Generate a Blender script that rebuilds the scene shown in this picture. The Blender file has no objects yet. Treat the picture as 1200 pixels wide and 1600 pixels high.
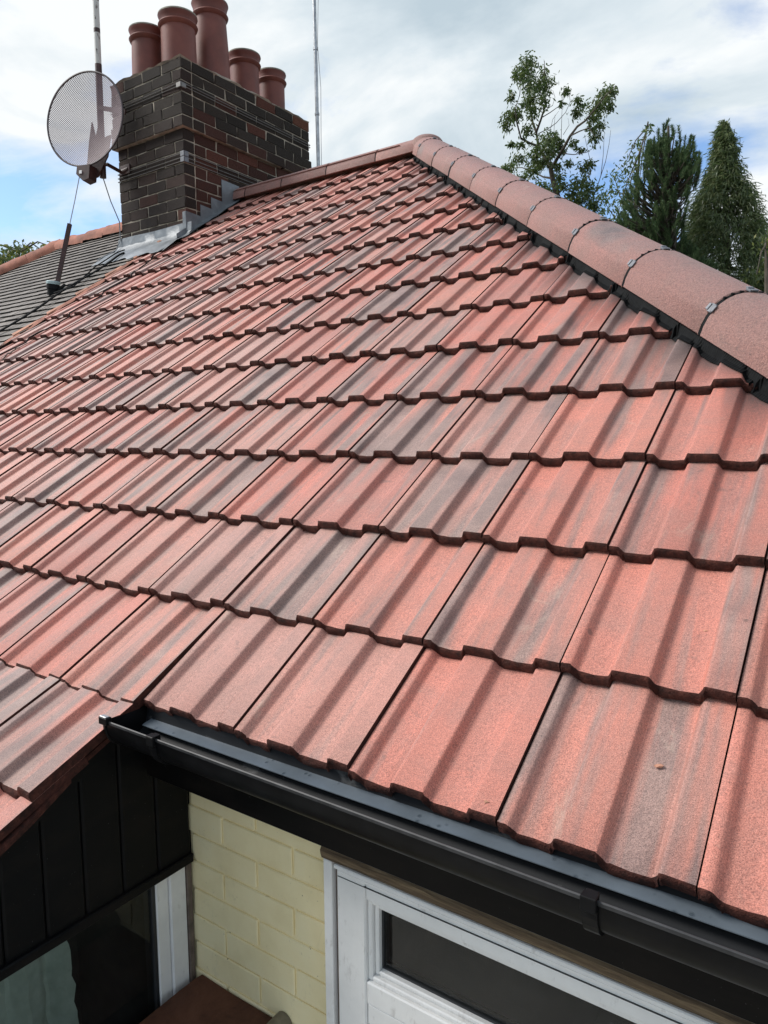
import bpy, bmesh, math, random
from mathutils import Vector, Matrix, Euler
R = math.radians
rnd = random.Random(7)
scene = bpy.context.scene

# ------------------------------------------------------------------ camera
cam_d = bpy.data.cameras.new('camera'); cam = bpy.data.objects.new('camera', cam_d)
scene.collection.objects.link(cam); scene.camera = cam
CAM = Vector((1.3798168, -0.98822898, 0.61801929)); ROT = Euler((R(83.67394), R(0.470946), R(34.691261)), 'XYZ')
cam.location = CAM; cam.rotation_euler = ROT
FPX = 1132.5
cam_d.sensor_fit = 'VERTICAL'; cam_d.sensor_height = 36; cam_d.lens = FPX / 1600 * 36
cam_d.clip_start = 0.02; cam_d.clip_end = 3000
RM = ROT.to_matrix()

def ray(px, py):
    return RM @ Vector(((px - 600) / FPX, -(py - 800) / FPX, -1.0))
def at(px, py, dist):
    d = ray(px, py); return CAM + d * (dist / math.hypot(d.x, d.y))

# ------------------------------------------------------------------ world, sun, exposure
SUN = Vector((-0.66, -0.32, 0.68)).normalized()
w = bpy.data.worlds.new('World'); scene.world = w; w.use_nodes = True
nt = w.node_tree; N = nt.nodes; L = nt.links; N.clear()
def nn(t, **kw):
    n = N.new(t)
    for k, v in kw.items(): setattr(n, k, v)
    return n
def mth(op, a, b=None, clamp=False):
    n = nn('ShaderNodeMath', operation=op); n.use_clamp = clamp
    for i, v in enumerate((a, b)):
        if v is None: continue
        if isinstance(v, (int, float)): n.inputs[i].default_value = v
        else: L.new(v, n.inputs[i])
    return n.outputs[0]
sky = nn('ShaderNodeTexSky', sky_type='NISHITA'); sky.sun_disc = False
sky.sun_elevation = math.asin(SUN.z); sky.sun_rotation = math.atan2(SUN.x, SUN.y)
sky.air_density = 1.0; sky.dust_density = 0.6; sky.ozone_density = 4.5
tc = nn('ShaderNodeTexCoord'); sp = nn('ShaderNodeSeparateXYZ'); L.new(tc.outputs['Generated'], sp.inputs[0])
zz = mth('ADD', mth('MAXIMUM', sp.outputs[2], 0.0), 0.22)
cb = nn('ShaderNodeCombineXYZ')
L.new(mth('DIVIDE', sp.outputs[0], zz), cb.inputs[0]); L.new(mth('DIVIDE', sp.outputs[1], zz), cb.inputs[1])
mp = nn('ShaderNodeMapping'); mp.inputs['Location'].default_value = (9.1, 4.7, 2.4); L.new(cb.outputs[0], mp.inputs[0])
def wnoise(scale, detail, rough, dist, off):
    m2 = nn('ShaderNodeMapping'); m2.inputs['Location'].default_value = off; L.new(mp.outputs[0], m2.inputs[0])
    n = nn('ShaderNodeTexNoise'); n.inputs['Scale'].default_value = scale; n.inputs['Detail'].default_value = detail
    n.inputs['Roughness'].default_value = rough; n.inputs['Distortion'].default_value = dist
    L.new(m2.outputs[0], n.inputs['Vector']); return n.outputs['Fac']
def ramp(fac, stops):
    r = nn('ShaderNodeValToRGB'); L.new(fac, r.inputs[0])
    e = r.color_ramp.elements
    while len(e) < len(stops): e.new(0.5)
    for q, (p, c) in zip(e, stops): q.position = p; q.color = (*c, 1)
    return r.outputs[0]
cover = ramp(wnoise(1.5, 9, 0.56, 0.3, (0.2, 0.0, 0.0)), [(0.385, (0, 0, 0)), (0.53, (1, 1, 1))])
shade = ramp(wnoise(2.0, 8, 0.55, 0.4, (7.3, 2.1, 5.0)), [(0.36, (2.45, 2.95, 3.3)), (0.5, (3.4, 3.8, 4.05)), (0.62, (4.5, 4.65, 4.7))])
mx = nn('ShaderNodeMix', data_type='RGBA'); L.new(cover, mx.inputs[0]); L.new(sky.outputs[0], mx.inputs[6]); L.new(shade, mx.inputs[7])
bg = nn('ShaderNodeBackground'); bg.inputs['Strength'].default_value = 0.13; L.new(mx.outputs[2], bg.inputs[0])
ow = nn('ShaderNodeOutputWorld'); L.new(bg.outputs[0], ow.inputs[0])

sd = bpy.data.lights.new('sun', 'SUN'); sd.energy = 2.4; sd.angle = R(22); sd.color = (1.0, 0.96, 0.9)
so = bpy.data.objects.new('sun', sd); scene.collection.objects.link(so); so.location = (0, 0, 30)
so.rotation_euler = SUN.to_track_quat('Z', 'Y').to_euler()
vs = scene.view_settings; vs.view_transform = 'Standard'; vs.look = 'None'; vs.gamma = 1; vs.exposure = 0.74; vs.use_curve_mapping = False

# ------------------------------------------------------------------ helpers
def tag(o, label=None, cat=None, group=None, kind=None):
    for k, v in (('label', label), ('category', cat), ('group', group), ('kind', kind)):
        if v: o[k] = v
    return o
def link(o, parent=None):
    scene.collection.objects.link(o)
    if parent is not None:
        o.parent = parent
        if parent.get('_inv'): o.matrix_parent_inverse = Matrix.Translation(-Vector(parent['_inv']))
    return o
def empty(name, loc):
    o = bpy.data.objects.new(name, None); o.location = loc; o.empty_display_size = 0.1
    o['_inv'] = tuple(loc); return link(o)
def mesh(name, verts, faces, mats, idx=None, smooth=False, sharp=35):
    me = bpy.data.meshes.new(name); me.from_pydata([tuple(v) for v in verts], [], faces)
    for m in (mats if isinstance(mats, (list, tuple)) else [mats]): me.materials.append(m)
    if idx is not None: me.polygons.foreach_set('material_index', idx)
    if smooth:
        me.polygons.foreach_set('use_smooth', [True] * len(me.polygons)); me.set_sharp_from_angle(angle=R(sharp))
    me.validate(); me.update(); return me
def obj(name, me, parent=None, M=None):
    o = bpy.data.objects.new(name, me)
    if M is not None: o.matrix_basis = M
    return link(o, parent)
class MB:
    def __init__(s): s.v = []; s.f = []; s.i = []
    def add(s, verts, faces, mi=0):
        b = len(s.v); s.v += [Vector(v) for v in verts]; s.f += [tuple(b + k for k in f) for f in faces]; s.i += [mi] * len(faces)
    def box(s, lo, hi, mi=0, M=None, bev=0):
        bm = bmesh.new(); bmesh.ops.create_cube(bm, size=1)
        lo = Vector(lo); hi = Vector(hi)
        for v in bm.verts: v.co = Vector(((v.co.x + .5) * (hi.x - lo.x) + lo.x, (v.co.y + .5) * (hi.y - lo.y) + lo.y, (v.co.z + .5) * (hi.z - lo.z) + lo.z))
        if bev: bmesh.ops.bevel(bm, geom=bm.edges[:], offset=bev, segments=1, affect='EDGES')
        s.bm(bm, mi, M)
    def bm(s, bm, mi=0, M=None):
        bm.verts.index_update()
        s.add([(M @ v.co if M else v.co) for v in bm.verts], [[v.index for v in f.verts] for f in bm.faces], mi); bm.free()
    def tube(s, pts, r, n=8, mi=0, caps=True):
        pts = [Vector(p) for p in pts]; rr = r if isinstance(r, (list, tuple)) else [r] * len(pts)
        ring = []; up = Vector((0.13, 0.21, 1)).normalized()
        for k, p in enumerate(pts):
            t = (pts[min(k + 1, len(pts) - 1)] - pts[max(k - 1, 0)]).normalized()
            a = t.cross(up)
            if a.length < .05: a = t.cross(Vector((1, 0, 0)))
            a.normalize(); b = t.cross(a)
            ring.append([p + (a * math.cos(q * math.tau / n) + b * math.sin(q * math.tau / n)) * rr[k] for q in range(n)])
        V = [v for rg in ring for v in rg]
        F = [(k * n + q, k * n + (q + 1) % n, (k + 1) * n + (q + 1) % n, (k + 1) * n + q) for k in range(len(pts) - 1) for q in range(n)]
        if caps: F += [tuple(range(n))[::-1], tuple((len(pts) - 1) * n + q for q in range(n))]
        s.add(V, F, mi)
    def lathe(s, prof, c, n=28, mi=0):
        c = Vector(c)
        V = [c + Vector((r * math.cos(q * math.tau / n), r * math.sin(q * math.tau / n), z)) for r, z in prof for q in range(n)]
        F = [(k * n + q, k * n + (q + 1) % n, (k + 1) * n + (q + 1) % n, (k + 1) * n + q) for k in range(len(prof) - 1) for q in range(n)]
        s.add(V, F, mi)
    def grid(s, rows, mi=0, closed=False):
        n = len(rows[0]); V = [v for r in rows for v in r]
        F = [(a * n + b, a * n + b + 1, (a + 1) * n + b + 1, (a + 1) * n + b) for a in range(len(rows) - 1) for b in range(n - 1)]
        s.add(V, F, mi)
    def extrude_x(s, prof, x0, x1, mi=0, caps=True):   # closed (y,z) profile
        n = len(prof); V = [(x0, y, z) for y, z in prof] + [(x1, y, z) for y, z in prof]
        F = [(q, (q + 1) % n, n + (q + 1) % n, n + q) for q in range(n)]
        if caps: F += [tuple(range(n))[::-1], tuple(range(n, 2 * n))]
        s.add(V, F, mi)
    def build(s, name, mats, parent=None, smooth=False, sharp=35, fix=True, M=None):
        me = mesh(name, s.v, s.f, mats, s.i, False)
        if fix:
            bm = bmesh.new(); bm.from_mesh(me); bmesh.ops.recalc_face_normals(bm, faces=bm.faces[:]); bm.to_mesh(me); bm.free()
        if smooth:
            me.polygons.foreach_set('use_smooth', [True] * len(me.polygons)); me.set_sharp_from_angle(angle=R(sharp))
        return obj(name, me, parent, M)

# ------------------------------------------------------------------ materials
class MT:
    def __init__(s, name):
        s.m = bpy.data.materials.new(name); s.m.use_nodes = True; s.nt = s.m.node_tree; s.N = s.nt.nodes; s.L = s.nt.links
        s.b = s.N['Principled BSDF']; s.tc = s.N.new('ShaderNodeTexCoord'); s.oi = None
    def set(s, **kw):
        for k, v in kw.items():
            k = {'rough': 'Roughness', 'metal': 'Metallic', 'spec': 'Specular IOR Level', 'col': 'Base Color', 'alpha': 'Alpha', 'coat': 'Coat Weight', 'trans': 'Transmission Weight'}[k]
            if hasattr(v, 'is_linked') or hasattr(v, 'links'): s.L.new(v, s.b.inputs[k])
            else: s.b.inputs[k].default_value = (*v, 1) if isinstance(v, tuple) else v
        return s
    def info(s, out='Random'):
        if not s.oi: s.oi = s.N.new('ShaderNodeObjectInfo')
        return s.oi.outputs[out]
    def m_(s, op, a, b=0.0, c=None, clamp=False):
        n = s.N.new('ShaderNodeMath'); n.operation = op; n.use_clamp = clamp
        for i, v in enumerate((a, b, c)):
            if v is None: continue
            if isinstance(v, (int, float)): n.inputs[i].default_value = v
            else: s.L.new(v, n.inputs[i])
        return n.outputs[0]
    def coords(s, scale=(1, 1, 1), rand=False, src='Object'):
        n = s.N.new('ShaderNodeMapping'); n.inputs['Scale'].default_value = scale; s.L.new(s.tc.outputs[src], n.inputs[0])
        out = n.outputs[0]
        if rand:
            v = s.N.new('ShaderNodeVectorMath'); v.operation = 'MULTIPLY_ADD'
            cx = s.N.new('ShaderNodeCombineXYZ')
            for i, f in enumerate((91.0, 57.0, 33.0)): s.L.new(s.m_('MULTIPLY', s.info(), f), cx.inputs[i])
            v2 = s.N.new('ShaderNodeVectorMath'); v2.operation = 'ADD'; s.L.new(out, v2.inputs[0]); s.L.new(cx.outputs[0], v2.inputs[1]); out = v2.outputs[0]
            s.N.remove(v)
        return out
    def noise(s, sc, det=4, rough=0.55, dist=0.0, scale=(1, 1, 1), rand=False, src='Object'):
        n = s.N.new('ShaderNodeTexNoise'); s.L.new(s.coords(scale, rand, src), n.inputs['Vector'])
        n.inputs['Scale'].default_value = sc; n.inputs['Detail'].default_value = det; n.inputs['Roughness'].default_value = rough; n.inputs['Distortion'].default_value = dist
        return n.outputs['Fac']
    def ramp(s, fac, stops, interp='LINEAR'):
        r = s.N.new('ShaderNodeValToRGB'); s.L.new(fac, r.inputs[0]); r.color_ramp.interpolation = interp
        e = r.color_ramp.elements
        while len(e) < len(stops): e.new(0.5)
        for q, (p, c) in zip(e, stops): q.position = p; q.color = ((c, c, c, 1) if isinstance(c, (int, float)) else (*c, 1))
        return r.outputs[0]
    def mix(s, f, a, b, mode='MIX'):
        n = s.N.new('ShaderNodeMix'); n.data_type = 'RGBA'; n.blend_type = mode
        for i, v in ((0, f), (6, a), (7, b)):
            if isinstance(v, (int, float)): n.inputs[i].default_value = v
            elif isinstance(v, tuple): n.inputs[i].default_value = (*v, 1)
            else: s.L.new(v, n.inputs[i])
        return n.outputs[2]
    def bump(s, h, strength=0.3, dist=0.002):
        n = s.N.new('ShaderNodeBump'); n.inputs['Strength'].default_value = strength; n.inputs['Distance'].default_value = dist
        s.L.new(h, n.inputs['Height']); s.L.new(n.outputs[0], s.b.inputs['Normal']); return s

def simple(name, col, rough=0.6, var=0.25, sc=20, metal=0.0, spec=0.5, bump=0.0, bsc=200, rand=False, scale=(1, 1, 1)):
    t = MT(name); f = t.noise(sc, 5, 0.6, rand=rand, scale=scale)
    lo = tuple(c * (1 - var) for c in col); hi = tuple(min(1, c * (1 + var)) for c in col)
    t.set(col=t.ramp(f, [(0.3, lo), (0.7, hi)]), rough=rough, metal=metal, spec=spec)
    if bump: t.bump(t.noise(bsc, 3, 0.6), bump)
    return t.m

# new concrete roof tile: salmon red with smoky grey streaks along the slope, grainy
def tile_mat(name, hip=False):
    t = MT(name); rv = t.info()
    st = t.noise(1.0, 3, 0.5, 0.2, scale=(2.5, 6, 3) if hip else (15, 1.3, 1), rand=True)
    st2 = t.noise(1.0, 2, 0.5, 0.0, scale=(5, 4, 4) if hip else (34, 2.2, 1), rand=True)
    shift = t.m_('MULTIPLY_ADD', t.m_('FRACT', t.m_('MULTIPLY', rv, 17.31)), 0.19 if not hip else 0.05, -0.125 if not hip else -0.19)
    f = t.m_('ADD', t.m_('ADD', t.m_('MULTIPLY', st, 0.75), t.m_('MULTIPLY', st2, 0.25)), shift)
    smoke = t.ramp(f, [(0.46, 0.0), (0.57, 1.0)])
    tone = t.m_('FRACT', t.m_('MULTIPLY', rv, 7.77))
    red = t.ramp(tone, [(0.0, (0.43, 0.160, 0.122)), (0.35, (0.51, 0.165, 0.118)), (0.7, (0.55, 0.205, 0.146)), (1.0, (0.44, 0.222, 0.180))])
    if hip: red = t.ramp(tone, [(0.0, (0.31, 0.152, 0.125)), (1.0, (0.38, 0.178, 0.145))])
    grey = t.ramp(t.noise(9, 3, 0.5, rand=True), [(0.3, (0.115, 0.098, 0.094)), (0.75, (0.32, 0.232, 0.20))])
    c = t.mix(t.m_('MULTIPLY', smoke, 0.8), red, grey)
    bl = t.noise(7, 5, 0.65, 0.3, rand=True)
    c = t.mix(t.ramp(bl, [(0.35, 0.38), (0.6, 0.0)]), c, (0.235, 0.155, 0.13))
    gr = t.noise(520, 2, 0.7); gr2 = t.noise(170, 3, 0.6)
    c = t.mix(1.0, c, t.ramp(gr, [(0.28, (0.42, 0.40, 0.39)), (0.5, (1, 1, 1)), (0.72, (1.45, 1.43, 1.42))]), 'MULTIPLY')
    c = t.mix(1.0, c, t.ramp(gr2, [(0.3, (0.68, 0.66, 0.66) if hip else (0.84, 0.83, 0.83)), (0.7, (1.25, 1.24, 1.24) if hip else (1.13, 1.13, 1.13))]), 'MULTIPLY')
    sm_ = t.noise(5, 6, 0.7, 0.8, scale=(1.6, 0.8, 1), rand=True)
    c = t.mix(t.ramp(sm_, [(0.62, 0.0), (0.72, 0.42)]), c, (0.46, 0.36, 0.28))
    dk_ = t.noise(14, 5, 0.75, 0.5, rand=True)
    c = t.mix(t.ramp(dk_, [(0.60, 0.0), (0.74, 0.6)]), c, (0.11, 0.08, 0.07))
    sp = t.noise(26, 2, 0.5, rand=True)
    c = t.mix(t.ramp(sp, [(0.76, 0.0), (0.80, 0.55)]), c, (0.09, 0.055, 0.045))
    t.set(col=c, rough=0.58, spec=0.55); t.b.inputs['Sheen Weight'].default_value = 0.12; t.b.inputs['Sheen Roughness'].default_value = 0.5; t.bump(t.m_('ADD', gr, t.m_('MULTIPLY', gr2, 1.3 if hip else 0.7)), 0.75 if hip else 0.5, 0.004 if hip else 0.0022)
    return t.m
M_tile = tile_mat('tile_face'); M_hip = tile_mat('hip_tile_face', True)
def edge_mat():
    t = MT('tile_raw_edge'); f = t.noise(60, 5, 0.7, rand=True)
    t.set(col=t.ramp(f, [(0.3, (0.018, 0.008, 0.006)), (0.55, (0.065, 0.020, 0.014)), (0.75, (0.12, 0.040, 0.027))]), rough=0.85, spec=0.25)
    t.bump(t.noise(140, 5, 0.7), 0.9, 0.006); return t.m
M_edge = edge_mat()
M_black = simple('black_gutter_plastic', (0.0055, 0.0055, 0.006), 0.4, 0.5, 14, spec=0.12, bump=0.05, bsc=30)
M_lip = simple('gutter_lip_painted_highlight', (0.035, 0.035, 0.037), 0.5, 0.4, 30, spec=0.3)  # greyer than the gutter: the highlight along the edge is put into the colour
def gutin_mat():
    t = MT('dusty_gutter_plastic'); f = t.noise(9, 5, 0.6, 0.3, scale=(1, 2.2, 2.2)); c = t.mix(t.ramp(f, [(0.60, 0.0), (0.66, 0.8)]), (0.010, 0.011, 0.013), (0.085, 0.085, 0.085)); t.set(col=c, rough=0.55, spec=0.25); return t.m
M_gutin = gutin_mat()
def fascia_mat(name, col, rgh):
    t = MT(name); f = t.noise(6, 6, 0.6, scale=(1, 1, 3)); d = t.noise(190, 2, 0.5)
    c = t.mix(t.ramp(f, [(0.45, 0.0), (0.8, 0.35)]), col, (0.03, 0.022, 0.017))
    c = t.mix(t.ramp(d, [(0.74, 0.0), (0.78, 0.6)]), c, (0.10, 0.10, 0.10))
    t.set(col=c, rough=t.ramp(f, [(0.3, rgh), (0.7, rgh + 0.25)]), spec=0.12); t.bump(t.noise(25, 4), 0.12, 0.004); return t.m
M_fascia = fascia_mat('black_fascia', (0.0045, 0.004, 0.004), 0.3)
M_clad = fascia_mat('black_cladding', (0.004, 0.0043, 0.005), 0.36)
M_felt = simple('black_underlay', (0.008, 0.008, 0.009), 0.8)
M_roll = simple('black_hip_roll', (0.006, 0.0065, 0.007), 0.75, 0.5, 60, spec=.15)
def tray_mat():
    t = MT('grey_eaves_tray'); f = t.noise(9, 6, 0.65); d = t.N.new('ShaderNodeTexVoronoi'); d.inputs['Scale'].default_value = 55
    t.L.new(t.coords(), d.inputs['Vector'])
    drop = t.ramp(d.outputs['Distance'], [(0.12, 0.6), (0.30, 0.0)])
    msk = t.m_('MULTIPLY', drop, t.ramp(t.noise(14, 2), [(0.55, 0.0), (0.6, 1.0)]))
    c = t.ramp(f, [(0.3, (0.065, 0.08, 0.096)), (0.7, (0.095, 0.115, 0.135))])
    c = t.mix(msk, c, (0.035, 0.045, 0.055)); t.set(col=c, rough=t.m_('MULTIPLY_ADD', msk, -0.3, 0.42)); t.bump(msk, 0.5, 0.002); return t.m
M_tray = tray_mat()
def cream_mat():
    t = MT('cream_masonry_paint'); f = t.noise(7, 6, 0.65); g = t.noise(240, 3, 0.6); d = t.noise(60, 4, 0.7)
    c = t.ramp(f, [(0.25, (0.78, 0.655, 0.37)), (0.55, (0.88, 0.765, 0.47)), (0.8, (0.89, 0.80, 0.53))])
    c = t.mix(t.ramp(d, [(0.66, 0.0), (0.76, 0.6)]), c, (0.26, 0.21, 0.12))
    c = t.mix(t.ramp(t.noise(95, 2, 0.5), [(0.75, 0.0), (0.78, 0.8)]), c, (0.10, 0.08, 0.05))
    c = t.mix(t.ramp(t.noise(11, 6, 0.7, 0.5, scale=(1, 1, .5)), [(0.58, 0.0), (0.75, 0.45)]), c, (0.42, 0.37, 0.22))
    t.set(col=c, rough=0.55, spec=0.35); t.bump(t.m_('ADD', t.m_('MULTIPLY', t.noise(45, 5, 0.6), 1.2), t.m_('MULTIPLY', g, 0.5)), 0.35, 0.0018); return t.m
M_cream = cream_mat()
def upvc_mat():
    t = MT('weathered_white_frame'); f = t.noise(8, 6, 0.65); d = t.noise(45, 5, 0.7, scale=(1, 1, .4))
    c = t.ramp(f, [(0.3, (0.74, 0.73, 0.715)), (0.7, (0.86, 0.85, 0.83))])
    c = t.mix(t.ramp(d, [(0.58, 0.0), (0.78, 0.55)]), c, (0.30, 0.27, 0.24)); t.set(col=c, rough=0.4); return t.m
M_upvc = upvc_mat()
M_seal = simple('frame_gap_sealant', (0.14, 0.105, 0.085), 0.7, 0.4, 30)
M_gasket_groove = simple('rubber_gasket_and_groove_shade', (0.02, 0.022, 0.025), 0.5)  # real seals, and the shade painted into the head grooves
def wood_mat():
    t = MT('bare_weathered_timber'); f = t.noise(10, 6, 0.7, 0.5, scale=(0.5, 9, 9))
    c = t.ramp(f, [(0.3, (0.035, 0.022, 0.013)), (0.5, (0.12, 0.08, 0.045)), (0.7, (0.26, 0.19, 0.11))]); t.set(col=c, rough=0.85); t.bump(f, 0.8, 0.004); return t.m
M_wood = wood_mat()
def glass_mat():
    t = MT('window_glass'); t.N.remove(t.b)
    tr = t.N.new('ShaderNodeBsdfTransparent'); tr.inputs[0].default_value = (0.80, 0.86, 0.84, 1)
    gl = t.N.new('ShaderNodeBsdfGlossy'); gl.inputs['Roughness'].default_value = 0.02
    fr = t.N.new('ShaderNodeFresnel'); fr.inputs['IOR'].default_value = 1.5
    df = t.N.new('ShaderNodeBsdfDiffuse'); df.inputs[0].default_value = (0.5, 0.52, 0.5, 1)
    mx = t.N.new('ShaderNodeMixShader'); t.L.new(fr.outputs[0], mx.inputs[0]); t.L.new(tr.outputs[0], mx.inputs[1]); t.L.new(gl.outputs[0], mx.inputs[2])
    dirt = t.m_('ADD', t.m_('MULTIPLY', t.ramp(t.noise(150, 2, 0.5), [(0.70, 0.0), (0.74, 1.0)]), 0.10), t.m_('MULTIPLY', t.noise(12, 5, 0.7), 0.035))
    m2 = t.N.new('ShaderNodeMixShader'); t.L.new(dirt, m2.inputs[0]); t.L.new(mx.outputs[0], m2.inputs[1]); t.L.new(df.outputs[0], m2.inputs[2])
    t.L.new(m2.outputs[0], t.N['Material Output'].inputs[0]); return t.m
M_glass = glass_mat()
M_dark = simple('dark_room', (0.035, 0.03, 0.027), 0.8)
def curtain_mat():
    t = MT('net_curtain'); f = t.noise(30, 4); t.set(col=t.ramp(f, [(0.3, (0.40, 0.45, 0.40)), (0.7, (0.55, 0.60, 0.55))]), rough=0.9); return t.m
M_curtain = curtain_mat()
def brick_mat():
    t = MT('sooty_brick'); c0 = t.info('Color'); f = t.noise(18, 6, 0.7, rand=True); g = t.noise(120, 3, 0.6)
    c = t.mix(1.0, c0, t.ramp(f, [(0.25, (0.5, 0.5, 0.5)), (0.55, (1, 1, 1)), (0.8, (1.5, 1.45, 1.4))]), 'MULTIPLY')
    c = t.mix(1.0, c, t.ramp(g, [(0.3, (0.75, 0.75, 0.75)), (0.7, (1.2, 1.2, 1.2))]), 'MULTIPLY')
    c = t.mix(t.ramp(t.noise(7, 4, 0.6, rand=True), [(0.55, 0.0), (0.8, 0.5)]), c, (0.024, 0.020, 0.017))
    t.set(col=c, rough=0.85, spec=0.3); t.bump(t.m_('ADD', f, g), 0.8, 0.010); return t.m
M_brick = brick_mat()
M_mortar = simple('weathered_mortar', (0.33, 0.285, 0.225), 0.95, 0.45, 14, bump=0.7, bsc=90)
M_flaunch = simple('cement_flaunching', (0.27, 0.22, 0.17), 0.95, 0.5, 9, bump=0.9, bsc=40)
def lead_mat():
    t = MT('lead_flashing'); f = t.noise(5, 6, 0.65, 0.4); c = t.ramp(f, [(0.3, (0.10, 0.11, 0.12)), (0.55, (0.18, 0.195, 0.21)), (0.75, (0.31, 0.325, 0.335))])
    t.set(col=c, rough=0.5, metal=0.25); t.bump(t.noise(16, 4), 0.4, 0.012); return t.m
M_lead = lead_mat()
def pot_mat():
    t = MT('terracotta_pot'); f = t.noise(5, 6, 0.6, rand=True); g = t.noise(40, 4, 0.7, rand=True)
    c = t.ramp(f, [(0.25, (0.105, 0.030, 0.021)), (0.55, (0.175, 0.048, 0.033)), (0.8, (0.22, 0.070, 0.048))])
    c = t.mix(t.ramp(g, [(0.62, 0.0), (0.8, 0.6)]), c, (0.06, 0.035, 0.03)); t.set(col=c, rough=0.6); t.bump(g, 0.2, 0.004); return t.m
M_pot = pot_mat()
M_lichen = simple('pale_pot_rim', (0.27, 0.25, 0.20), 0.9, 0.4, 20)
M_steel = simple('galvanised_steel', (0.42, 0.43, 0.44), 0.4, 0.3, 25, metal=0.7)
M_clip = simple('dull_clip_metal', (0.16, 0.165, 0.18), 0.6, 0.3, 60, metal=0.3)
M_wire = simple('stranded_wire', (0.17, 0.16, 0.15), 0.5, 0.3, 60, metal=0.4)
M_rust = simple('brown_painted_steel', (0.045, 0.017, 0.014), 0.55, 0.5, 25)
M_cable = simple('black_cable', (0.012, 0.012, 0.013), 0.8, spec=.15)
M_greycable = simple('grey_cable', (0.24, 0.25, 0.26), 0.6)
def oldtile_mat():
    t = MT('old_plain_tile'); rv = t.N.new('ShaderNodeTexNoise'); rv.inputs['Scale'].default_value = 4; rv.inputs['Detail'].default_value = 6
    t.L.new(t.coords((1.6, 1, 1)), rv.inputs['Vector'])
    c = t.ramp(rv.outputs['Fac'], [(0.25, (0.10, 0.085, 0.075)), (0.5, (0.185, 0.16, 0.14)), (0.75, (0.32, 0.285, 0.25))])
    c = t.mix(t.ramp(t.noise(45, 4, 0.7), [(0.55, 0.0), (0.75, 0.7)]), c, (0.05, 0.045, 0.04)); t.set(col=c, rough=0.8); t.bump(t.noise(60, 4), 0.4, 0.006); return t.m
M_oldtile = oldtile_mat()
M_oldedge = simple('old_tile_edge', (0.012, 0.010, 0.009), 0.9)  # near black, to paint in the shadow gap below each course
M_oldridge = simple('old_terracotta_ridge', (0.30, 0.115, 0.075), 0.85, 0.5, 6, bump=0.6, bsc=30)
M_slip = simple('cut_terracotta_slip', (0.38, 0.185, 0.12), 0.85, 0.5, 10, bump=0.5, bsc=50, rand=True)
def mesh_dish_mat():
    t = MT('perforated_mesh_panel')
    sx = t.N.new('ShaderNodeSeparateXYZ'); t.L.new(t.tc.outputs['Object'], sx.inputs[0])
    a = t.m_('SINE', t.m_('MULTIPLY', sx.outputs[0], math.tau / 0.0185)); b = t.m_('SINE', t.m_('MULTIPLY', sx.outputs[1], math.tau / 0.0185))
    hole = t.m_('GREATER_THAN', t.m_('MULTIPLY', a, b), 0.05)
    f = t.noise(5, 4); c = t.ramp(f, [(0.3, (0.16, 0.095, 0.11)), (0.7, (0.24, 0.165, 0.185))])
    t.set(col=c, rough=0.6, alpha=t.m_('SUBTRACT', 1.0, t.m_('MULTIPLY', hole, 0.92))); return t.m
M_mesh = mesh_dish_mat()
M_dishrim = simple('dark_dish_rim', (0.05, 0.035, 0.04), 0.5)
def pole_mat():
    t = MT('flaking_white_pole'); f = t.noise(22, 5, 0.7, scale=(1, 1, 0.5))
    c = t.mix(t.ramp(f, [(0.56, 0.0), (0.62, 1.0)]), (0.55, 0.54, 0.51), (0.10, 0.07, 0.055)); t.set(col=c, rough=0.55); return t.m
M_pole = pole_mat()
M_cap = simple('grey_green_cap', (0.33, 0.42, 0.42), 0.5)
def brown_mat():
    t = MT('brown_weathered_board'); f = t.noise(9, 6, 0.7, 0.4); c = t.ramp(f, [(0.3, (0.05, 0.021, 0.012)), (0.55, (0.115, 0.046, 0.027)), (0.8, (0.17, 0.075, 0.045))])
    t.set(col=c, rough=0.7, spec=0.3); t.bump(t.noise(60, 5, 0.7), 0.5, 0.004); return t.m
M_brown = brown_mat()
M_pipe = simple('dull_grey_brown_pipe', (0.17, 0.145, 0.10), 0.6, 0.5, 18)
M_bark = simple('tree_bark', (0.075, 0.06, 0.045), 0.9, 0.4, 8)
def leaf_mat(name, a, b, c3):
    t = MT(name); g = t.N.new('ShaderNodeNewGeometry')
    c = t.ramp(g.outputs['Random Per Island'], [(0.0, a), (0.6, b), (1.0, c3)])
    t.N.remove(t.b)
    d = t.N.new('ShaderNodeBsdfDiffuse'); tl = t.N.new('ShaderNodeBsdfTranslucent'); gl = t.N.new('ShaderNodeBsdfGlossy'); gl.inputs['Roughness'].default_value = 0.4
    t.L.new(c, d.inputs[0]); t.L.new(c, tl.inputs[0]); gl.inputs[0].default_value = (0.5, 0.5, 0.5, 1)
    m = t.N.new('ShaderNodeMixShader'); m.inputs[0].default_value = 0.42; t.L.new(d.outputs[0], m.inputs[1]); t.L.new(tl.outputs[0], m.inputs[2])
    m2 = t.N.new('ShaderNodeMixShader'); m2.inputs[0].default_value = 0.06; t.L.new(m.outputs[0], m2.inputs[1]); t.L.new(gl.outputs[0], m2.inputs[2])
    t.L.new(m2.outputs[0], t.N['Material Output'].inputs[0]); return t.m
M_ash = leaf_mat('airy_leaves', (0.065, 0.11, 0.03), (0.10, 0.15, 0.045), (0.15, 0.17, 0.06))
M_pine = leaf_mat('pine_needles', (0.06, 0.11, 0.05), (0.105, 0.165, 0.075), (0.18, 0.23, 0.11))
M_cyp = leaf_mat('conifer_sprays', (0.07, 0.11, 0.04), (0.125, 0.17, 0.065), (0.22, 0.24, 0.11))
M_bush = leaf_mat('bush_leaves', (0.07, 0.10, 0.03), (0.11, 0.15, 0.045), (0.26, 0.25, 0.06))
M_wall2 = simple('brick_wall_far', (0.22, 0.12, 0.085), 0.9, 0.3, 8)
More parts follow.
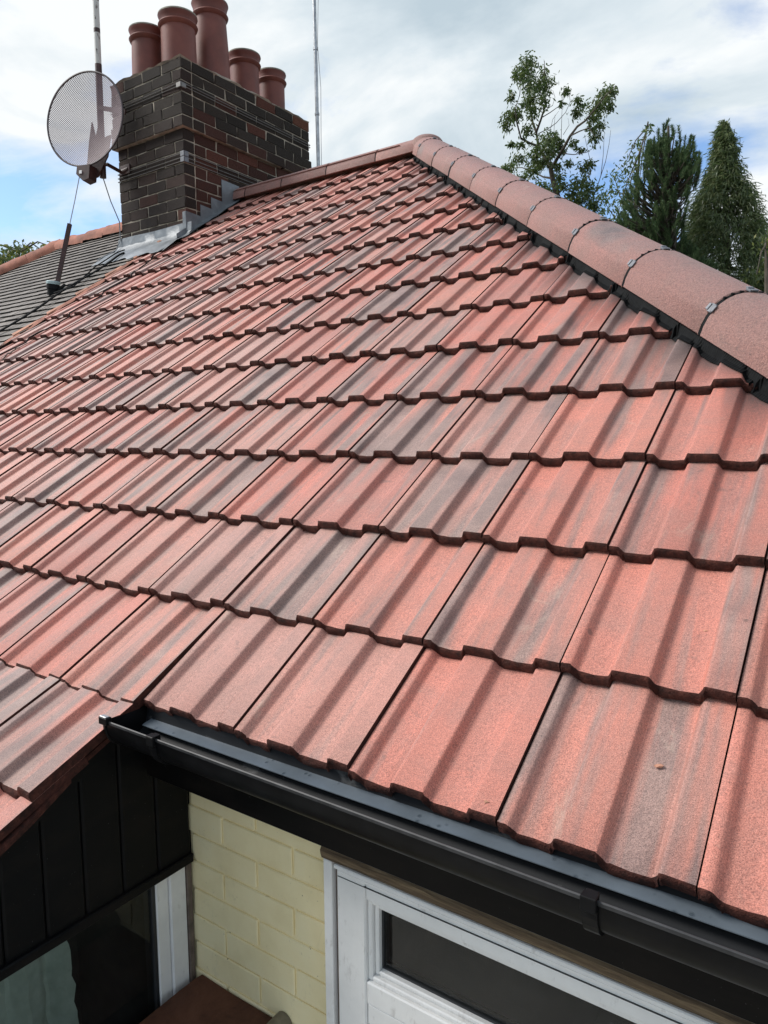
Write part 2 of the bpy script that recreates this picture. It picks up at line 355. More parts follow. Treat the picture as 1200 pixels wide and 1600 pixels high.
M_ground = simple('garden_ground', (0.05, 0.055, 0.03), 0.95, 0.5, 0.6)
M_patio = simple('paving', (0.36, 0.335, 0.30), 0.85, 0.35, 2)  # unseen paving, made pale to bounce light up on to the cream wall

# ------------------------------------------------------------------ layout constants (metres; eave edge at y=0, z=0; x along the eave)
A = R(34.757); TA = math.tan(A); CA = math.cos(A); SA = math.sin(A)
G = 0.3262; W = 0.30; HIPC = 2.35; RY = 4.0; APX = HIPC - RY; RZ = RY * TA
TH = 0.0215; ROLL = 0.0192; TILT = math.atan(0.0245 / G); TL = 0.415
GZ = -2.45
def rp(x, s, n=0.0):
    return Vector((x, s * CA - n * SA, s * SA + n * CA))

# ------------------------------------------------------------------ ground
g = MB(); g.add([(-400, -400, GZ), (400, -400, GZ), (400, 400, GZ), (-400, 400, GZ)], [(0, 1, 2, 3)])
tag(g.build('ground', M_ground), kind='structure')
g = MB(); g.box((-3, -4.5, GZ - 0.1), (4.5, 0.1, GZ + 0.03)); tag(g.build('patio', M_patio), kind='structure')

# ------------------------------------------------------------------ the house
house = tag(empty('house', (0, 2, GZ)), 'house with new red tiled hip roof, black gutter and cream painted wall', 'house')

# roof deck (underlay below the tiles), all slopes
dn = -0.062
m = MB()
def dk(x, y): return Vector((x, y, y * TA + dn / CA))
m.add([dk(-3.97, -0.02), dk(HIPC, -0.02), dk(APX, RY - .02), dk(-3.97, RY - .02)], [(0, 1, 2, 3)])
bx = HIPC + 0.0
m.add([(HIPC + .02, 0, -0.08), (HIPC + .02, 2 * RY, -0.08), (APX + .02, RY, RZ - 0.08)], [(0, 1, 2)])
m.add([(HIPC, 2 * RY, -0.08), (-3.97, 2 * RY, -0.08), (-3.97, RY, RZ - 0.08), (APX, RY, RZ - 0.08)], [(0, 1, 2, 3)])
roof = m.build('roof', M_felt, house, fix=False)
tag(roof, 'hip roof of red interlocking concrete tiles with smoky grey streaks')

# interlocking tile profile: (u, h)
PROF = [(0.0012, 0.0144), (0.004, 0.0158), (0.007, 0.0161), (0.016, 0.0158), (0.019, 0.0151), (0.022, 0.0130), (0.028, 0.0043), (0.031, 0.0017), (0.034, 0.0006), (0.038, 0.0002), (0.062, -0.0014), (0.084, 0.0000), (0.0865, 0.0007), (0.0885, 0.0024),
        (0.0935, 0.0126), (0.0955, 0.0174), (0.0985, 0.0190), (0.102, 0.0192), (0.156, 0.0192), (0.1595, 0.0188), (0.162, 0.0174), (0.1645, 0.0138), (0.1695, 0.0041), (0.172, 0.0014), (0.175, 0.0005), (0.179, 0.0001),
        (0.208, -0.0014), (0.238, 0.0000), (0.2405, 0.0007), (0.2425, 0.0024), (0.2475, 0.0126), (0.2495, 0.0174), (0.2525, 0.0190), (0.256, 0.0192), (0.2988, 0.0192)]
def hprof(u):
    u = u % W
    for (a, b), (c, d) in zip(PROF, PROF[1:]):
        if a <= u <= c: return b + (d - b) * (u - a) / (c - a)
    return 0.012
def tile_top(x, s):
    j = math.floor(s / G + 1e-6); v = s - j * G
    return -ROLL + hprof(x) - v * math.tan(TILT)

def tile_mesh(seed, length=TL, width=None):
    r = random.Random(seed); prof = [(min(u, width or 1), h) for u, h in PROF]
    n = len(prof); jit = [r.uniform(-.0028, .0028) for _ in prof]; jb = [r.uniform(-.004, .0035) for _ in prof]
    V = []; 
    ch = 0.0045
    
    rows = []
    rows.append([(u, jit[k] * .5, h - TH + jb[k]) for k, (u, h) in enumerate(prof)])            # bottom front
    rows.append([(u, jit[k], h - ch - .0015 + jit[k] * .3) for k, (u, h) in enumerate(prof)])    # front upper
    rows.append([(u, ch * .8 + abs(jit[k]), h) for k, (u, h) in enumerate(prof)])                # top chamfer
    rows.append([(u, length, h) for u, h in prof])
    rows.append([(u, length, h - TH) for u, h in prof])
    V = [v for rw in rows for v in rw]; F = []; I = []
    for a in range(4):
        for b in range(n - 1):
            F.append((a * n + b, a * n + b + 1, (a + 1) * n + b + 1, (a + 1) * n + b)); I.append(0 if a == 2 else 1)
    for b in range(n - 1):
        F.append((4 * n + b, 4 * n + b + 1, b + 1, b)); I.append(1)
    F.append((0, n, 2 * n, 3 * n, 4 * n)); I.append(1)
    F.append(tuple(k * n + n - 1 for k in (4, 3, 2, 1, 0))); I.append(1)
    me = mesh('roof_tile', V, F, [M_tile, M_edge], I)
    bm = bmesh.new(); bm.from_mesh(me); bmesh.ops.recalc_face_normals(bm, faces=bm.faces[:]); bm.to_mesh(me); bm.free()
    me.polygons.foreach_set('use_smooth', [True] * len(me.polygons)); me.set_sharp_from_angle(angle=R(60))
    return me
TM = [tile_mesh(k) for k in range(6)]
TMV = [tile_mesh(40 + k, width=0.2965) for k in range(3)]

def cut_mesh(me, M, co, no):
    bm = bmesh.new(); bm.from_mesh(me); inv = M.inverted()
    lco = inv @ co; lno = (inv.to_3x3() @ no).normalized()
    r = bmesh.ops.bisect_plane(bm, geom=bm.verts[:] + bm.edges[:] + bm.faces[:], plane_co=lco, plane_no=lno, clear_outer=True)
    if not bm.verts: bm.free(); return None
    ed = [e for e in bm.edges if e.is_boundary]
    if ed:
        fs = bmesh.ops.holes_fill(bm, edges=ed)['faces']
        for f in fs: f.material_index = 1
    out = bpy.data.meshes.new('roof_tile'); bm.to_mesh(out); bm.free()
    for mm in me.materials: out.materials.append(mm)
    return out
CUTC = HIPC - 0.165
def place_tile(x, P, pitch, me, jitter=True, cut=True):
    jz = rnd.uniform(-.002, .0028) if jitter else 0; jr = rnd.uniform(-.28, .28) if jitter else 0
    M = Matrix.Translation(P + Vector((rnd.uniform(-.0004, .0004), 0, jz))) @ Matrix.Rotation(pitch, 4, 'X') @ Matrix.Rotation(R(jr * .3), 4, 'Z') @ Matrix.Rotation(R(jr), 4, 'Y')
    if cut:
        far = M @ Vector((W, TL, 0)); near = M @ Vector((0, 0, 0))
        if near.x + near.y > CUTC - 0.02: return
        if far.x + far.y > CUTC:
            me = cut_mesh(me, M, Vector((CUTC, 0, 0)), Vector((1, 1, 0)).normalized())
            if me is None or len(me.polygons) < 6: return
    o = obj('roof_tile', me, roof, M); return o
ntile = 0
for j in range(15, 0, -1):
    s = (j - 1) * G
    for k in range(-13, 8):
        if j >= 13 and k == -13: continue
        me = TM[rnd.randrange(6)]
        if j == 1:
            if k >= 0:
                P = rp(k * W, max(-.010, .011 - .0122 * (k * W - .3) / .9), -ROLL); place_tile(k, P, A - TILT, me)
            else:
                P = rp(k * W, -0.004, -ROLL + 0.012); place_tile(k, P, A - TILT - 0.035, TMV[rnd.randrange(3)] if k == -1 else me)
            continue
        L_ = TL
        P = rp(k * W, s, -ROLL)
        o = place_tile(k, P, A - TILT, me)
# lower sweep of roof left of the gutter, at a shallower pitch
PB = R(27.0)
for q, (yy, zz_) in enumerate(((-0.262, -0.108), (-0.262 - .285 * math.cos(PB), -0.108 - .285 * math.sin(PB)))):
    for k in range(-13, 0):
        me = TMV[rnd.randrange(3)] if k == -1 else TM[rnd.randrange(6)]
        place_tile(k, Vector((k * W, yy, zz_)) + Vector((0, SA, -CA)) * ROLL * .9, PB - TILT, me)
# verge undercloak slips below the lower tiles' right edge
for y0, y1, jx in ((-0.62, -0.36, 0.004), (-0.345, -0.165, 0.012), (-0.15, 0.03, -.004)):
    zc = lambda y: -0.108 + (y + 0.262) * math.tan(PB) - 0.045
    m = MB(); V = []
    for y in (y0, (y0 + y1) / 2, y1):
        j1 = rnd.uniform(-.006, .006)
        V += [(-.16, y, zc(y)), (-.012 + jx + j1, y, zc(y)), (-.012 + jx + j1, y, zc(y) - .013), (-.16, y, zc(y) - .013)]
    F = [(a * 4 + b, a * 4 + (b + 1) % 4, a * 4 + 4 + (b + 1) % 4, a * 4 + 4 + b) for a in range(2) for b in range(4)] + [(0, 1, 2, 3), (8, 9, 10, 11)]
    m.add(V, F); m.build('verge_slip', [M_edge], roof)
# tiling battens of the lower sweep deck
m = MB(); m.add([(-3.9, -.60, -.108 - .34 * math.tan(PB) - .12), (-.04, -.60, -.108 - .34 * math.tan(PB) - .12), (-.04, 0.02, -.085), (-3.9, 0.02, -.085)], [(0, 1, 2, 3)])
m.build('underlay', M_felt, roof, fix=False)

# ridge and hip frames
D = Vector((1, -1, -TA)).normalized(); E_ = Vector((1, 1, 0)).normalized(); K = D.cross(E_) * -1
if K.z < 0: K = -K
HS = math.sqrt(2 + TA * TA)
APEX = Vector((APX, RY, RZ))
def arch(n=15, hw=0.124, top=0.084, bot=-0.042, th=0.0):
    out = []
    for q in range(n):
        t = math.pi * q / (n - 1); c, s_ = math.cos(t), math.sin(t)
        p = 0.86
        x = -(hw - th) * math.copysign(abs(c) ** p, c); y = bot + (top - bot - th) * abs(s_) ** 0.92
        out.append((x, y))
    return out
def cap_tile(length, hw=0.124, top=0.084, bot=-0.042, seed=0, cutx=None):
    r = random.Random(seed); o_ = arch(17, hw, top, bot); i_ = arch(17, hw, top, bot, 0.018)
    n = len(o_); V = []; e = 0.004
    for (l, ins) in ((0.0, e), (e, 0.0), (length * .5, 0), (length - e, 0.0), (length, e)):
        for (x, y) in o_: V.append((x * (1 - ins * 5), y - ins, l))
    F = []; I = []
    for a in range(4):
        for b in range(n - 1): F.append((a * n + b, a * n + b + 1, (a + 1) * n + b + 1, (a + 1) * n + b)); I.append(0)
    b0 = len(V)
    for l in (0.0, length):
        for (x, y) in i_: V.append((x, y, l))
    for b in range(n - 1):
        F.append((b0 + b, b0 + b + 1, b0 + n + b + 1, b0 + n + b)); I.append(1)
        F.append((b, b + 1, b0 + b + 1, b0 + b)); I.append(1)
        F.append((4 * n + b, 4 * n + b + 1, b0 + n + b + 1, b0 + n + b)); I.append(1)
    F.append((0, n, 2 * n, 3 * n, 4 * n, b0 + n, b0)); I.append(0)
    F.append((n - 1, 2 * n - 1, 3 * n - 1, 4 * n - 1, 5 * n - 1, b0 + 2 * n - 1, b0 + n - 1)); I.append(0)
    me = mesh('hip_tile', V, F, [M_hip, M_edge], I)
    bm = bmesh.new(); bm.from_mesh(me); bmesh.ops.recalc_face_normals(bm, faces=bm.faces[:]); bm.to_mesh(me); bm.free()
    me.polygons.foreach_set('use_smooth', [True] * len(me.polygons)); me.set_sharp_from_angle(angle=R(40))
    return me
def frame(o, x, y, z):
    M = Matrix.Identity(4)
    for c, v in enumerate((x, y, z)):
        for r_ in range(3): M[r_][c] = v[r_]
    M.translation = o; return M
HL = 0.5; HP = 0.4985
hipm = cap_tile(HL - 0.012)
# union and clip between two cap tiles
def union_mesh():
    m = MB(); a = arch(17, .122, .0815, -.042); rows = [[Vector((x, y, z)) for x, y in a] for z in (-.03, .03)]
    m.grid(rows)
    for q in range(5, 12):   # little teeth in the joint
        x, y = arch(17, .1245, .0852, -.042)[q]; m.box((x - .005, y - .006, -.0035), (x + .005, y + .0006, .0035))
    me = m.build('joint_union', M_roll).data; o = bpy.data.objects[-1] if False else None
    return me
um = union_mesh(); _tmp = [o for o in scene.collection.objects if o.data is um][0]; bpy.data.objects.remove(_tmp)
def clip_mesh():
    m = MB(); m.box((-.013, -.003, -.011), (.013, .003, .011), bev=.001); m.box((-.010, .002, -.018), (.010, .006, -.007), bev=.001); m.box((-.010, .002, .005), (.010, .005, .016), bev=.001)
    o = m.build('joint_clip', M_clip); me = o.data; bpy.data.objects.remove(o); return me
cm = clip_mesh()
def joints(M):
    obj('joint_union', um, roof, M)
    a = arch(17, .124, .084, -.042)
    for q in (8, 3, 13):
        x, y = a[q]; x0, y0 = a[q - 1]; x1, y1 = a[q + 1]
        ang = math.atan2(y1 - y0, x1 - x0)
        obj('joint_clip', cm, roof, M @ Matrix.Translation((x, y + .002, 0)) @ Matrix.Rotation(ang, 4, 'Z'))
# hip tiles run down from the apex
start = -0.08 + (0.934 * 0) 
off = 0.215
for q in range(13):
    l0 = off + (q - 1) * HP + .006
    ln = HL - .012
    if q == 0:
        l0 = 0.03; me = cap_tile(off - 0.012 - 0.03 + .006)
    else: me = hipm
    jit = Matrix.Rotation(R(rnd.uniform(-.35, .35)), 4, 'Y') @ Matrix.Translation((rnd.uniform(-.002, .002), rnd.uniform(-.0015, .0015), 0))
    obj('hip_tile', me, roof, frame(APEX + D * l0, E_, K, D) @ jit)
    if q < 12: joints(frame(APEX + D * (off + q * HP - 0.0), E_, K, D))
# ridge tiles run left from the apex
XR = Vector((-1, 0, 0)); YR = Vector((0, -1, 0)); ZR = Vector((0, 0, 1))
rj = [APX - 0.02, -2.06, -2.56, -3.06, -3.50, -3.66]
for q in range(len(rj) - 1):
    me = cap_tile(rj[q] - rj[q + 1] - 0.010, hw=0.115, top=0.075, bot=-0.045)
    obj('ridge_tile', me, roof, frame(Vector((rj[q] - .005, RY, RZ)), Vector((0, -1, 0)) * -1, ZR, XR) @ Matrix.Rotation(R(rnd.uniform(-.3, .3)), 4, 'X'))
m = MB(); a = arch(15, .112, .071, -.045); m.grid([[Vector((x, RY + y, RZ + z)) for y, z in a] for x in (-1.6, -3.66)]); m.build('ridge_roll', M_roll, roof, smooth=True)
# small mitred cap over the apex
m = MB(); pr = []
for q in range(10):
    t = q / 9; pr.append((0.125 * math.sin(t * math.pi / 2) + .002, 0.089 * math.cos(t * math.pi / 2) ** .7 * (1 if t < 1 else 0)))
m.lathe([(r_, z_ if r_ < .12 else -.03) for r_, z_ in pr], APEX + Vector((.0, .0, -.002)), 24); o = m.build('apex_tile', M_hip, roof, smooth=True)
# hip roll: pleated black strip lapping from under the hip tiles on to the cut tiles
m = MB(); rows = []; ns = 1300; tot = 6.0
for q in range(ns + 1):
    l = 0.12 + tot * q / ns; base = APEX + D * l; row = []
    pl = 0.0011 * (1 if q % 2 else -1)
    wob = .008 * math.sin(l * 11) + .005 * math.sin(l * 37 + 1)
    for wi, wv in enumerate((-.06, -.110, -.118, -.127, -.138 - .4 * abs(wob))):
        pt = base + E_ * wv
        y = pt.y; x = pt.x; s = y / CA
        # foot on the roof plane straight below along the roof normal, on the tiles
        n = tile_top(x, s) + .004
        foot = Vector((x, y, y * TA)) 
        ft = rp(x, s, 0) + Vector((0, -SA, CA)) * (n)
        up = base + E_ * wv + K * (-.022 + wv * 0.0)
        f = (0.0, 0.25, 0.55, 0.9, 1.0)[wi]
        hi = rp(x, s, 0) + Vector((0, -SA, CA)) * .010
        p = hi.lerp(ft, f)
        row.append(p + Vector((0, -SA, CA)) * (pl * (1 if wi in (2, 3, 4) else .3)))
    rows.append(row)
rows = [[APEX + D * (.12 + tot * q / ns) + K * .05] + row for q, row in enumerate(rows)]
m.grid(rows); m.build('hip_roll', M_roll, roof, fix=False)
m = MB(); m.grid([[APEX + D * l + K * .05, APEX + D * l + E_ * .06 + K * .0, APEX + D * l + E_ * .16 - K * .06] for l in (.1, 6.2)]); m.build('hip_roll', M_roll, roof, fix=False)
# slopes behind the hip and the ridge: courses too hidden to pick apart
m = MB()
for q in range(15):
    s0, s1 = q * G, (q + 1) * G + .08
    for rear in (0, 1):
        def P_(x, s, n):
            y = s * CA - n * SA; z = s * SA + n * CA
            return (x, 2 * RY - y, z) if rear else (HIPC - y + 0.0, x, z)
        a0, a1 = (-3.95, HIPC - s0 * CA - .1) if rear else (s0 * CA + .1, 2 * RY - s0 * CA - .1)
        if a1 - a0 < .1: continue
        b0_, b1_ = (-3.95, HIPC - s1 * CA - .1) if rear else (s1 * CA + .1, 2 * RY - s1 * CA - .1)
        b1_ = max(b1_, b0_ + .02)
        m.add([P_(a0, s0, -.01), P_(a1, s0, -.01), P_(b1_, s1, -.035), P_(b0_, s1, -.035), P_(a0, s0, -.035), P_(a1, s0, -.035)], [(0, 1, 2, 3), (4, 5, 1, 0)])
tag(m.build('rear_tile_courses', M_hip, roof, fix=False), kind='stuff')

# eaves: tray, gutter, fascia
GX0, GX1 = 0.0, 2.55
lipz = lambda x: -0.003 - 0.003 * x
m = MB(); rows = []
for x in (0.02, 0.5, 1.0, 1.5, 2.0, 2.4):
    wv = .002 * math.sin(x * 9)
    rows.append([Vector((x, .16, .0)), Vector((x, .10, -.019)), Vector((x, .02, -.0355)), Vector((x, -.001 + wv, -.0400)), Vector((x, -.0015 + wv, -.0415)), Vector((x, .004 + wv, -.0425))])
m.grid(rows); tray = m.build('eaves_tray', M_tray, house, fix=False)
gut = MB(); yl, yb, dp, th = -.084, .032, .062, .003
def gprof(x):
    o_ = []; n = 14; cy = (yl + yb) / 2; rr = (yb - yl) / 2
    for q in range(n + 1):
        t = math.pi + math.pi * q / n
        o_.append((cy + rr * math.copysign(abs(math.cos(t)) ** .8, math.cos(t)), lipz(x) - .006 + dp * -abs(math.sin(t)) ** .8))
    i_ = [(cy + (y - cy) * .95, max(z + .003, z + .003)) for y, z in o_]
    lip = [(yl - .0025, lipz(x) - .007), (yl - .003, lipz(x) - .0015), (yl - .0012, lipz(x)), (yl + .001, lipz(x) - .001)]
    return o_, i_, lip
xs = [GX0, .3, .8, 1.3, 1.8, GX1]; ro = []; ri = []; rl = []
for x in xs:
    o_, i_, lp = gprof(x); ro.append([Vector((x, y, z)) for y, z in o_]); ri.append([Vector((x, y, z)) for y, z in i_]); rl.append([Vector((x, y, z)) for y, z in lp + [lp[0]]])
gut.grid(ro); gut.grid(ri, 1); gut.grid(rl, 2)
gutter = gut.build('gutter', [M_black, M_gutin, M_lip], house, smooth=True, fix=False)
m = MB(); o_, i_, lp = gprof(GX0); n = len(o_)
m.add([(GX0 - .004, y, z) for y, z in o_] + [(GX0 + .002, y, z) for y, z in o_], [tuple(range(n)), tuple(range(n, 2 * n))] + [(q, q + 1, n + q + 1, n + q) for q in range(n - 1)])
for q in range(n - 1):
    m.tube([Vector((GX0 + .006, *o_[q])), Vector((GX0 + .006, *o_[q + 1]))], .0035, 6)
m.box((GX0 - .006, yl - .009, -.012), (GX0 + .022, yl + .006, .005), bev=.0015)
m.build('end_cap', M_black, gutter, smooth=True)
m = MB(); m.box((GX0 - .004, yl - .007, .0045), (GX0 + .018, yl + .003, .0068), bev=.0008); m.build('end_cap_clip', M_steel, gutter)
def bracket(x):
    o_, i_, lp = gprof(x); m = MB(); wv = .011; n = len(o_)
    cy = (yl + yb) / 2
    out = [(cy + (y - cy) * 1.07, z - .004) for y, z in o_]
    m.grid([[Vector((x - wv, y, z)) for y, z in out], [Vector((x + wv, y, z)) for y, z in out]])
    m.add([(x - wv, *p) for p in out] + [(x - wv, *p) for p in o_], [(q, q + 1, n + q + 1, n + q) for q in range(n - 1)])
    m.add([(x + wv, *p) for p in out] + [(x + wv, *p) for p in o_], [(q, q + 1, n + q + 1, n + q) for q in range(n - 1)])
    m.box((x - wv, yl - .011, lipz(x) - .016), (x + wv, yl - .004, lipz(x) + .004), bev=.001)
    m.box((x - wv, yl - .011, lipz(x) + .0025), (x + wv, yl + .006, lipz(x) + .0055), bev=.001)
    m.box((x - wv * .8, yl + .004, lipz(x) - .008), (x + wv * .8, yl + .012, lipz(x) + .0045), bev=.001)
    m.build('gutter_bracket', M_black, gutter)
for x in (0.17, 1.085, 1.9): bracket(x)
m = MB(); m.box((-.02, .035, -.186), (2.5, .053, -.045), bev=.002); m.extrude_x([(.031, -.094), (.0352, -.098), (.0352, -.090)], 0.0, 2.5)
fascia = m.build('fascia_board', M_fascia, house)
m = MB(); m.box((-.02, .0532, -.176), (2.5, .30, -.168)); m.build('soffit', M_fascia, house)

# cream painted brick wall (y = WY) between the corner and the window
WY = 0.17; WX1 = 0.424
m = MB(); m.box((-.05, WY + .0055, -1.45), (WX1, WY + .12, -.18)); wall = m.build('wall', M_cream, house)
tag(wall, 'cream painted brickwork beside the window')
bh = .0745; 
wb = []
for v in range(3):
    mm = MB(); r = random.Random(v); mm.box((0, 0, 0), (1, 1, 1), bev=.0)
bl = .232
for row in range(18):
    z1 = -.178 - row * bh; z0 = z1 - bh + .007
    x = -.03 - (0 if row % 2 else bl / 2)
    while x < WX1:
        x0 = max(x, -.049); x1 = min(x + bl - .007, WX1 - .001)
        if x1 - x0 > .015:
            m = MB(); m.box((x0, WY - rnd.uniform(.0, .0008), z0 + rnd.uniform(-.0015, .0015)), (x1, WY + .03, z1 + rnd.uniform(-.0015, .0015)), bev=.0022); m.build('brick', M_cream, wall, smooth=False)
        x += bl
# lower wall under the windows and side walls
m = MB(); m.box((WX1, WY + .004, GZ), (2.45, WY + .2, -1.45)); m.box((-.05, WY + .004, GZ), (WX1, WY + .2, -1.45)); m.box((2.3, WY + .004, -1.45), (2.45, WY + .2, -.18)); m.box((2.25, WY + .21, GZ), (2.45, 7.8, -.18)); m.box((-3.9, 7.6, GZ), (2.24, 7.8, -.18))
m.build('lower_wall', M_cream, house)

# right window
WIN = tag(obj('window', None) if False else bpy.data.objects.new('window', None), 'white framed window with narrow top light under the gutter'); link(WIN, house); WIN.empty_display_size = .1
def wbox(name, lo, hi, mat, bev=.003):
    m = MB(); m.box(lo, hi, bev=bev); return m.build(name, mat, WIN)
FX1 = 2.29; FY = .150
wbox('trim', (.4245, FY - .004, -1.44), (.4475, FY + .04, -.298), M_upvc, .002)
wbox('sealant', (.448, FY + .010, -1.44), (.4575, FY + .04, -.30), M_seal, .001)
wbox('frame', (.458, FY, -1.44), (.533, FY + .06, -.30), M_upvc)              # left stile
wbox('frame', (.5335, FY + .0015, -.356), (FX1, FY + .06, -.30), M_upvc)        # head
wbox('frame', (.5335, FY + .0012, -.592), (FX1, FY + .06, -.541), M_upvc)       # transom
wbox('frame', (.5335, FY + .004, -.640), (FX1, FY + .055, -.5925), M_upvc)
wbox('frame', (FX1, FY, -1.44), (FX1 + .07, FY + .06, -.30), M_upvc)
wbox('frame', (.5335, FY + .0015, -1.44), (FX1, FY + .06, -1.38), M_upvc)
wbox('gasket_and_groove_shade', (.462, FY - .0012, -.3275), (FX1, FY + .01, -.3262), M_gasket_groove, 0)  # no seal here: dark strip painting the shade in a head groove
wbox('gasket_and_groove_shade', (.459, FY - .0020, -.311), (FX1, FY + .01, -.3086), M_gasket_groove, 0)  # upper groove line, its shade likewise painted as a dark strip
wbox('drip_bead', (.456, FY - .008, -.3085), (FX1, FY + .01, -.2985), M_upvc, .002)
wbox('drip_bead', (.462, FY - .0035, -.3175), (FX1, FY + .01, -.311), M_upvc, .0015)
for (z0, z1) in ((-.541, -.356), (-1.38, -.640)):
    st = (.014, .026)
    for k, (a_, b_) in enumerate(((0.0, .011), (.0115, .022))):
        yy = FY + .009 + k * .009
        wbox('glazing_bead', (.533 + a_, yy, z0 + a_), (.533 + b_, FY + .06, z1 - a_), M_upvc, .0025)
        wbox('glazing_bead', (.533 + b_, yy, z0 + a_), (FX1 - a_, FY + .06, z0 + b_), M_upvc, .0025)
        wbox('glazing_bead', (.533 + b_, yy, z1 - b_), (FX1 - a_, FY + .06, z1 - a_), M_upvc, .0025)
    wbox('gasket_and_groove_shade', (.555, FY + .030, z0 + .022), (.560, FY + .05, z1 - .022), M_gasket_groove, 0)
    wbox('gasket_and_groove_shade', (.560, FY + .030, z0 + .022), (FX1, FY + .05, z0 + .027), M_gasket_groove, 0)
    m = MB(); m.add([(.5545, FY + .034, z0 + .021), (FX1, FY + .034, z0 + .021), (FX1, FY + .034, z1 - .021), (.5545, FY + .034, z1 - .021)], [(0, 1, 2, 3)]); m.build('pane', M_glass, WIN)
    m = MB(); m.add([(.5545, FY + .054, z0 + .021), (FX1, FY + .054, z0 + .021), (FX1, FY + .054, z1 - .021), (.5545, FY + .054, z1 - .021)], [(0, 1, 2, 3)]); m.build('pane', M_glass, WIN)
m = MB(); rows = []
for q in range(60):
    x = .421 + q * .032; j = lambda a: rnd.uniform(-a, a)
    rows.append([Vector((x, .19, -.268 + j(.001))), Vector((x, .146 + j(.001), -.268 + j(.002))), Vector((x, .140 + j(.001), -.276 + j(.002))), Vector((x, .143 + j(.002), -.286 + j(.002))), Vector((x, .147 + j(.001), -.2975)), Vector((x, .19, -.2975))])
m.grid(rows); wb_ = m.build('timber_strip', M_wood, house, fix=False); tag(wb_, 'bare weathered timber strip above the window')
m = MB(); m.box((.40, .175, -.30), (2.35, .19, -.17)); m.build('head_board', M_fascia, house)
# room behind
m = MB(); rx0, rx1, ry0, ry1, rz0, rz1 = .30, 2.24, .30, 3.2, GZ + .02, -.17
V = [(rx0, ry0, rz0), (rx1, ry0, rz0), (rx1, ry1, rz0), (rx0, ry1, rz0), (rx0, ry0, rz1), (rx1, ry0, rz1), (rx1, ry1, rz1), (rx0, ry1, rz1)]
m.add(V, [(0, 1, 2, 3), (4, 5, 6, 7), (1, 2, 6, 5), (2, 3, 7, 6), (3, 0, 4, 7)]); m.build('room', M_dark, house)

# black boarded cheek wall (x = CX) under the lower sweep, window below it
CX = -.03
cheek = MB(); cheek.box((CX - .05, -.58, -.46), (CX - .012, .20, -.335)); cheek.box((CX - .05, -.10, -.334), (CX - .012, .20, -.13)); ck = cheek.build('cheek_wall', M_clad, house)
tag(ck, 'black boarded cheek wall below the roof verge')
ys = [-.58, -.497, -.399, -.302, -.229 + .02, -.125, -.033, .065, .168]
ys = [-.59, -.495, -.40, -.312, -.222, -.130, -.033, .065, .1655]
for y0, y1 in zip(ys, ys[1:]):
    def zt(y): return (-.108 + (y + .262) * math.tan(PB) - .060) if y < .0 else -.04
    m = MB(); c = .005; x0 = CX - .012
    P4 = [(y0 + .0012, -.458), (y1 - .0012, -.458), (y1 - .0012, zt(y1)), (y0 + .0012, zt(y0))]
    Q4 = [(y0 + .0012 + c, -.458), (y1 - .0012 - c, -.458), (y1 - .0012 - c, zt(y1)), (y0 + .0012 + c, zt(y0))]
    V = [(x0, *p) for p in P4] + [(CX - .004, *p) for p in P4] + [(CX, *p) for p in Q4]
    m.add(V, [(0, 1, 2, 3), (0, 1, 5, 4), (1, 2, 6, 5), (2, 3, 7, 6), (3, 0, 4, 7), (4, 5, 9, 8), (5, 6, 10, 9), (6, 7, 11, 10), (7, 4, 8, 11), (8, 9, 10, 11)])
    m.build('cladding_board', M_clad, ck)
m = MB(); m.box((CX - .02, -.60, -.472), (CX + .010, .1655, -.448), bev=.003); m.build('bottom_trim', M_clad, ck)
m = MB()  # sloping barge strip under the verge
m.add([(CX + .004, -.60, zt(-.60) - .03), (CX + .004, .02, zt(-.001) - .02), (CX + .004, .02, zt(-.001) + .012), (CX + .004, -.60, zt(-.60) + .012), (CX - .03, -.60, zt(-.60) - .03), (CX - .03, .02, zt(-.001) - .02), (CX - .03, .02, zt(-.001) + .012), (CX - .03, -.60, zt(-.60) + .012)],
      [(0, 1, 2, 3), (0, 1, 5, 4), (2, 3, 7, 6), (1, 2, 6, 5), (0, 3, 7, 4), (4, 5, 6, 7)])
m.build('verge_strip', M_clad, ck)
SW = bpy.data.objects.new('side_window', None); link(SW, house); SW.empty_display_size = .1; tag(SW, 'side window with net curtain below black boards')
def sbox(name, lo, hi, mat, bev=.003):
    m = MB(); m.box(lo, hi, bev=bev); return m.build(name, mat, SW)
sbox('frame', (CX - .06, .100, -1.44), (CX - .006, .150, -.472), M_upvc)
sbox('frame', (CX - .06, .062, -1.44), (CX - .012, .0995, -.472), M_upvc)
sbox('sealant', (CX - .06, .1505, -1.44), (CX - .002, .1665, -.472), M_seal, .002)
sbox('gasket_and_groove_shade', (CX - .05, .050, -1.40), (CX - .014, .0615, -.474), M_gasket_groove, .002)
sbox('frame', (CX - .06, -.56, -.485), (CX - .013, .049, -.473), M_gasket_groove, .001)
sbox('frame', (CX - .06, -.60, -1.44), (CX - .006, -.54, -.472), M_upvc)
sbox('frame', (CX - .06, -.56, -1.44), (CX - .013, .0615, -1.38), M_upvc)
m = MB(); m.add([(CX - .022, -.54, -1.39), (CX - .022, .052, -1.39), (CX - .022, .052, -.48), (CX - .022, -.54, -.48)], [(0, 1, 2, 3)]); m.build('pane', M_glass, SW)
m = MB(); m.box((-.09, -.60, GZ), (CX - .004, .17, -1.442)); m.box((-3.9, -.62, GZ), (-.091, -.56, -.30)); m.build('bay_wall', M_cream, house)
m = MB(); V = [(-.62, -.555, -1.5), (-.085, -.555, -1.5), (-.085, .19, -1.5), (-.62, .19, -1.5), (-.62, -.555, -.40), (-.085, -.555, -.40), (-.085, .19, -.40), (-.62, .19, -.40)]
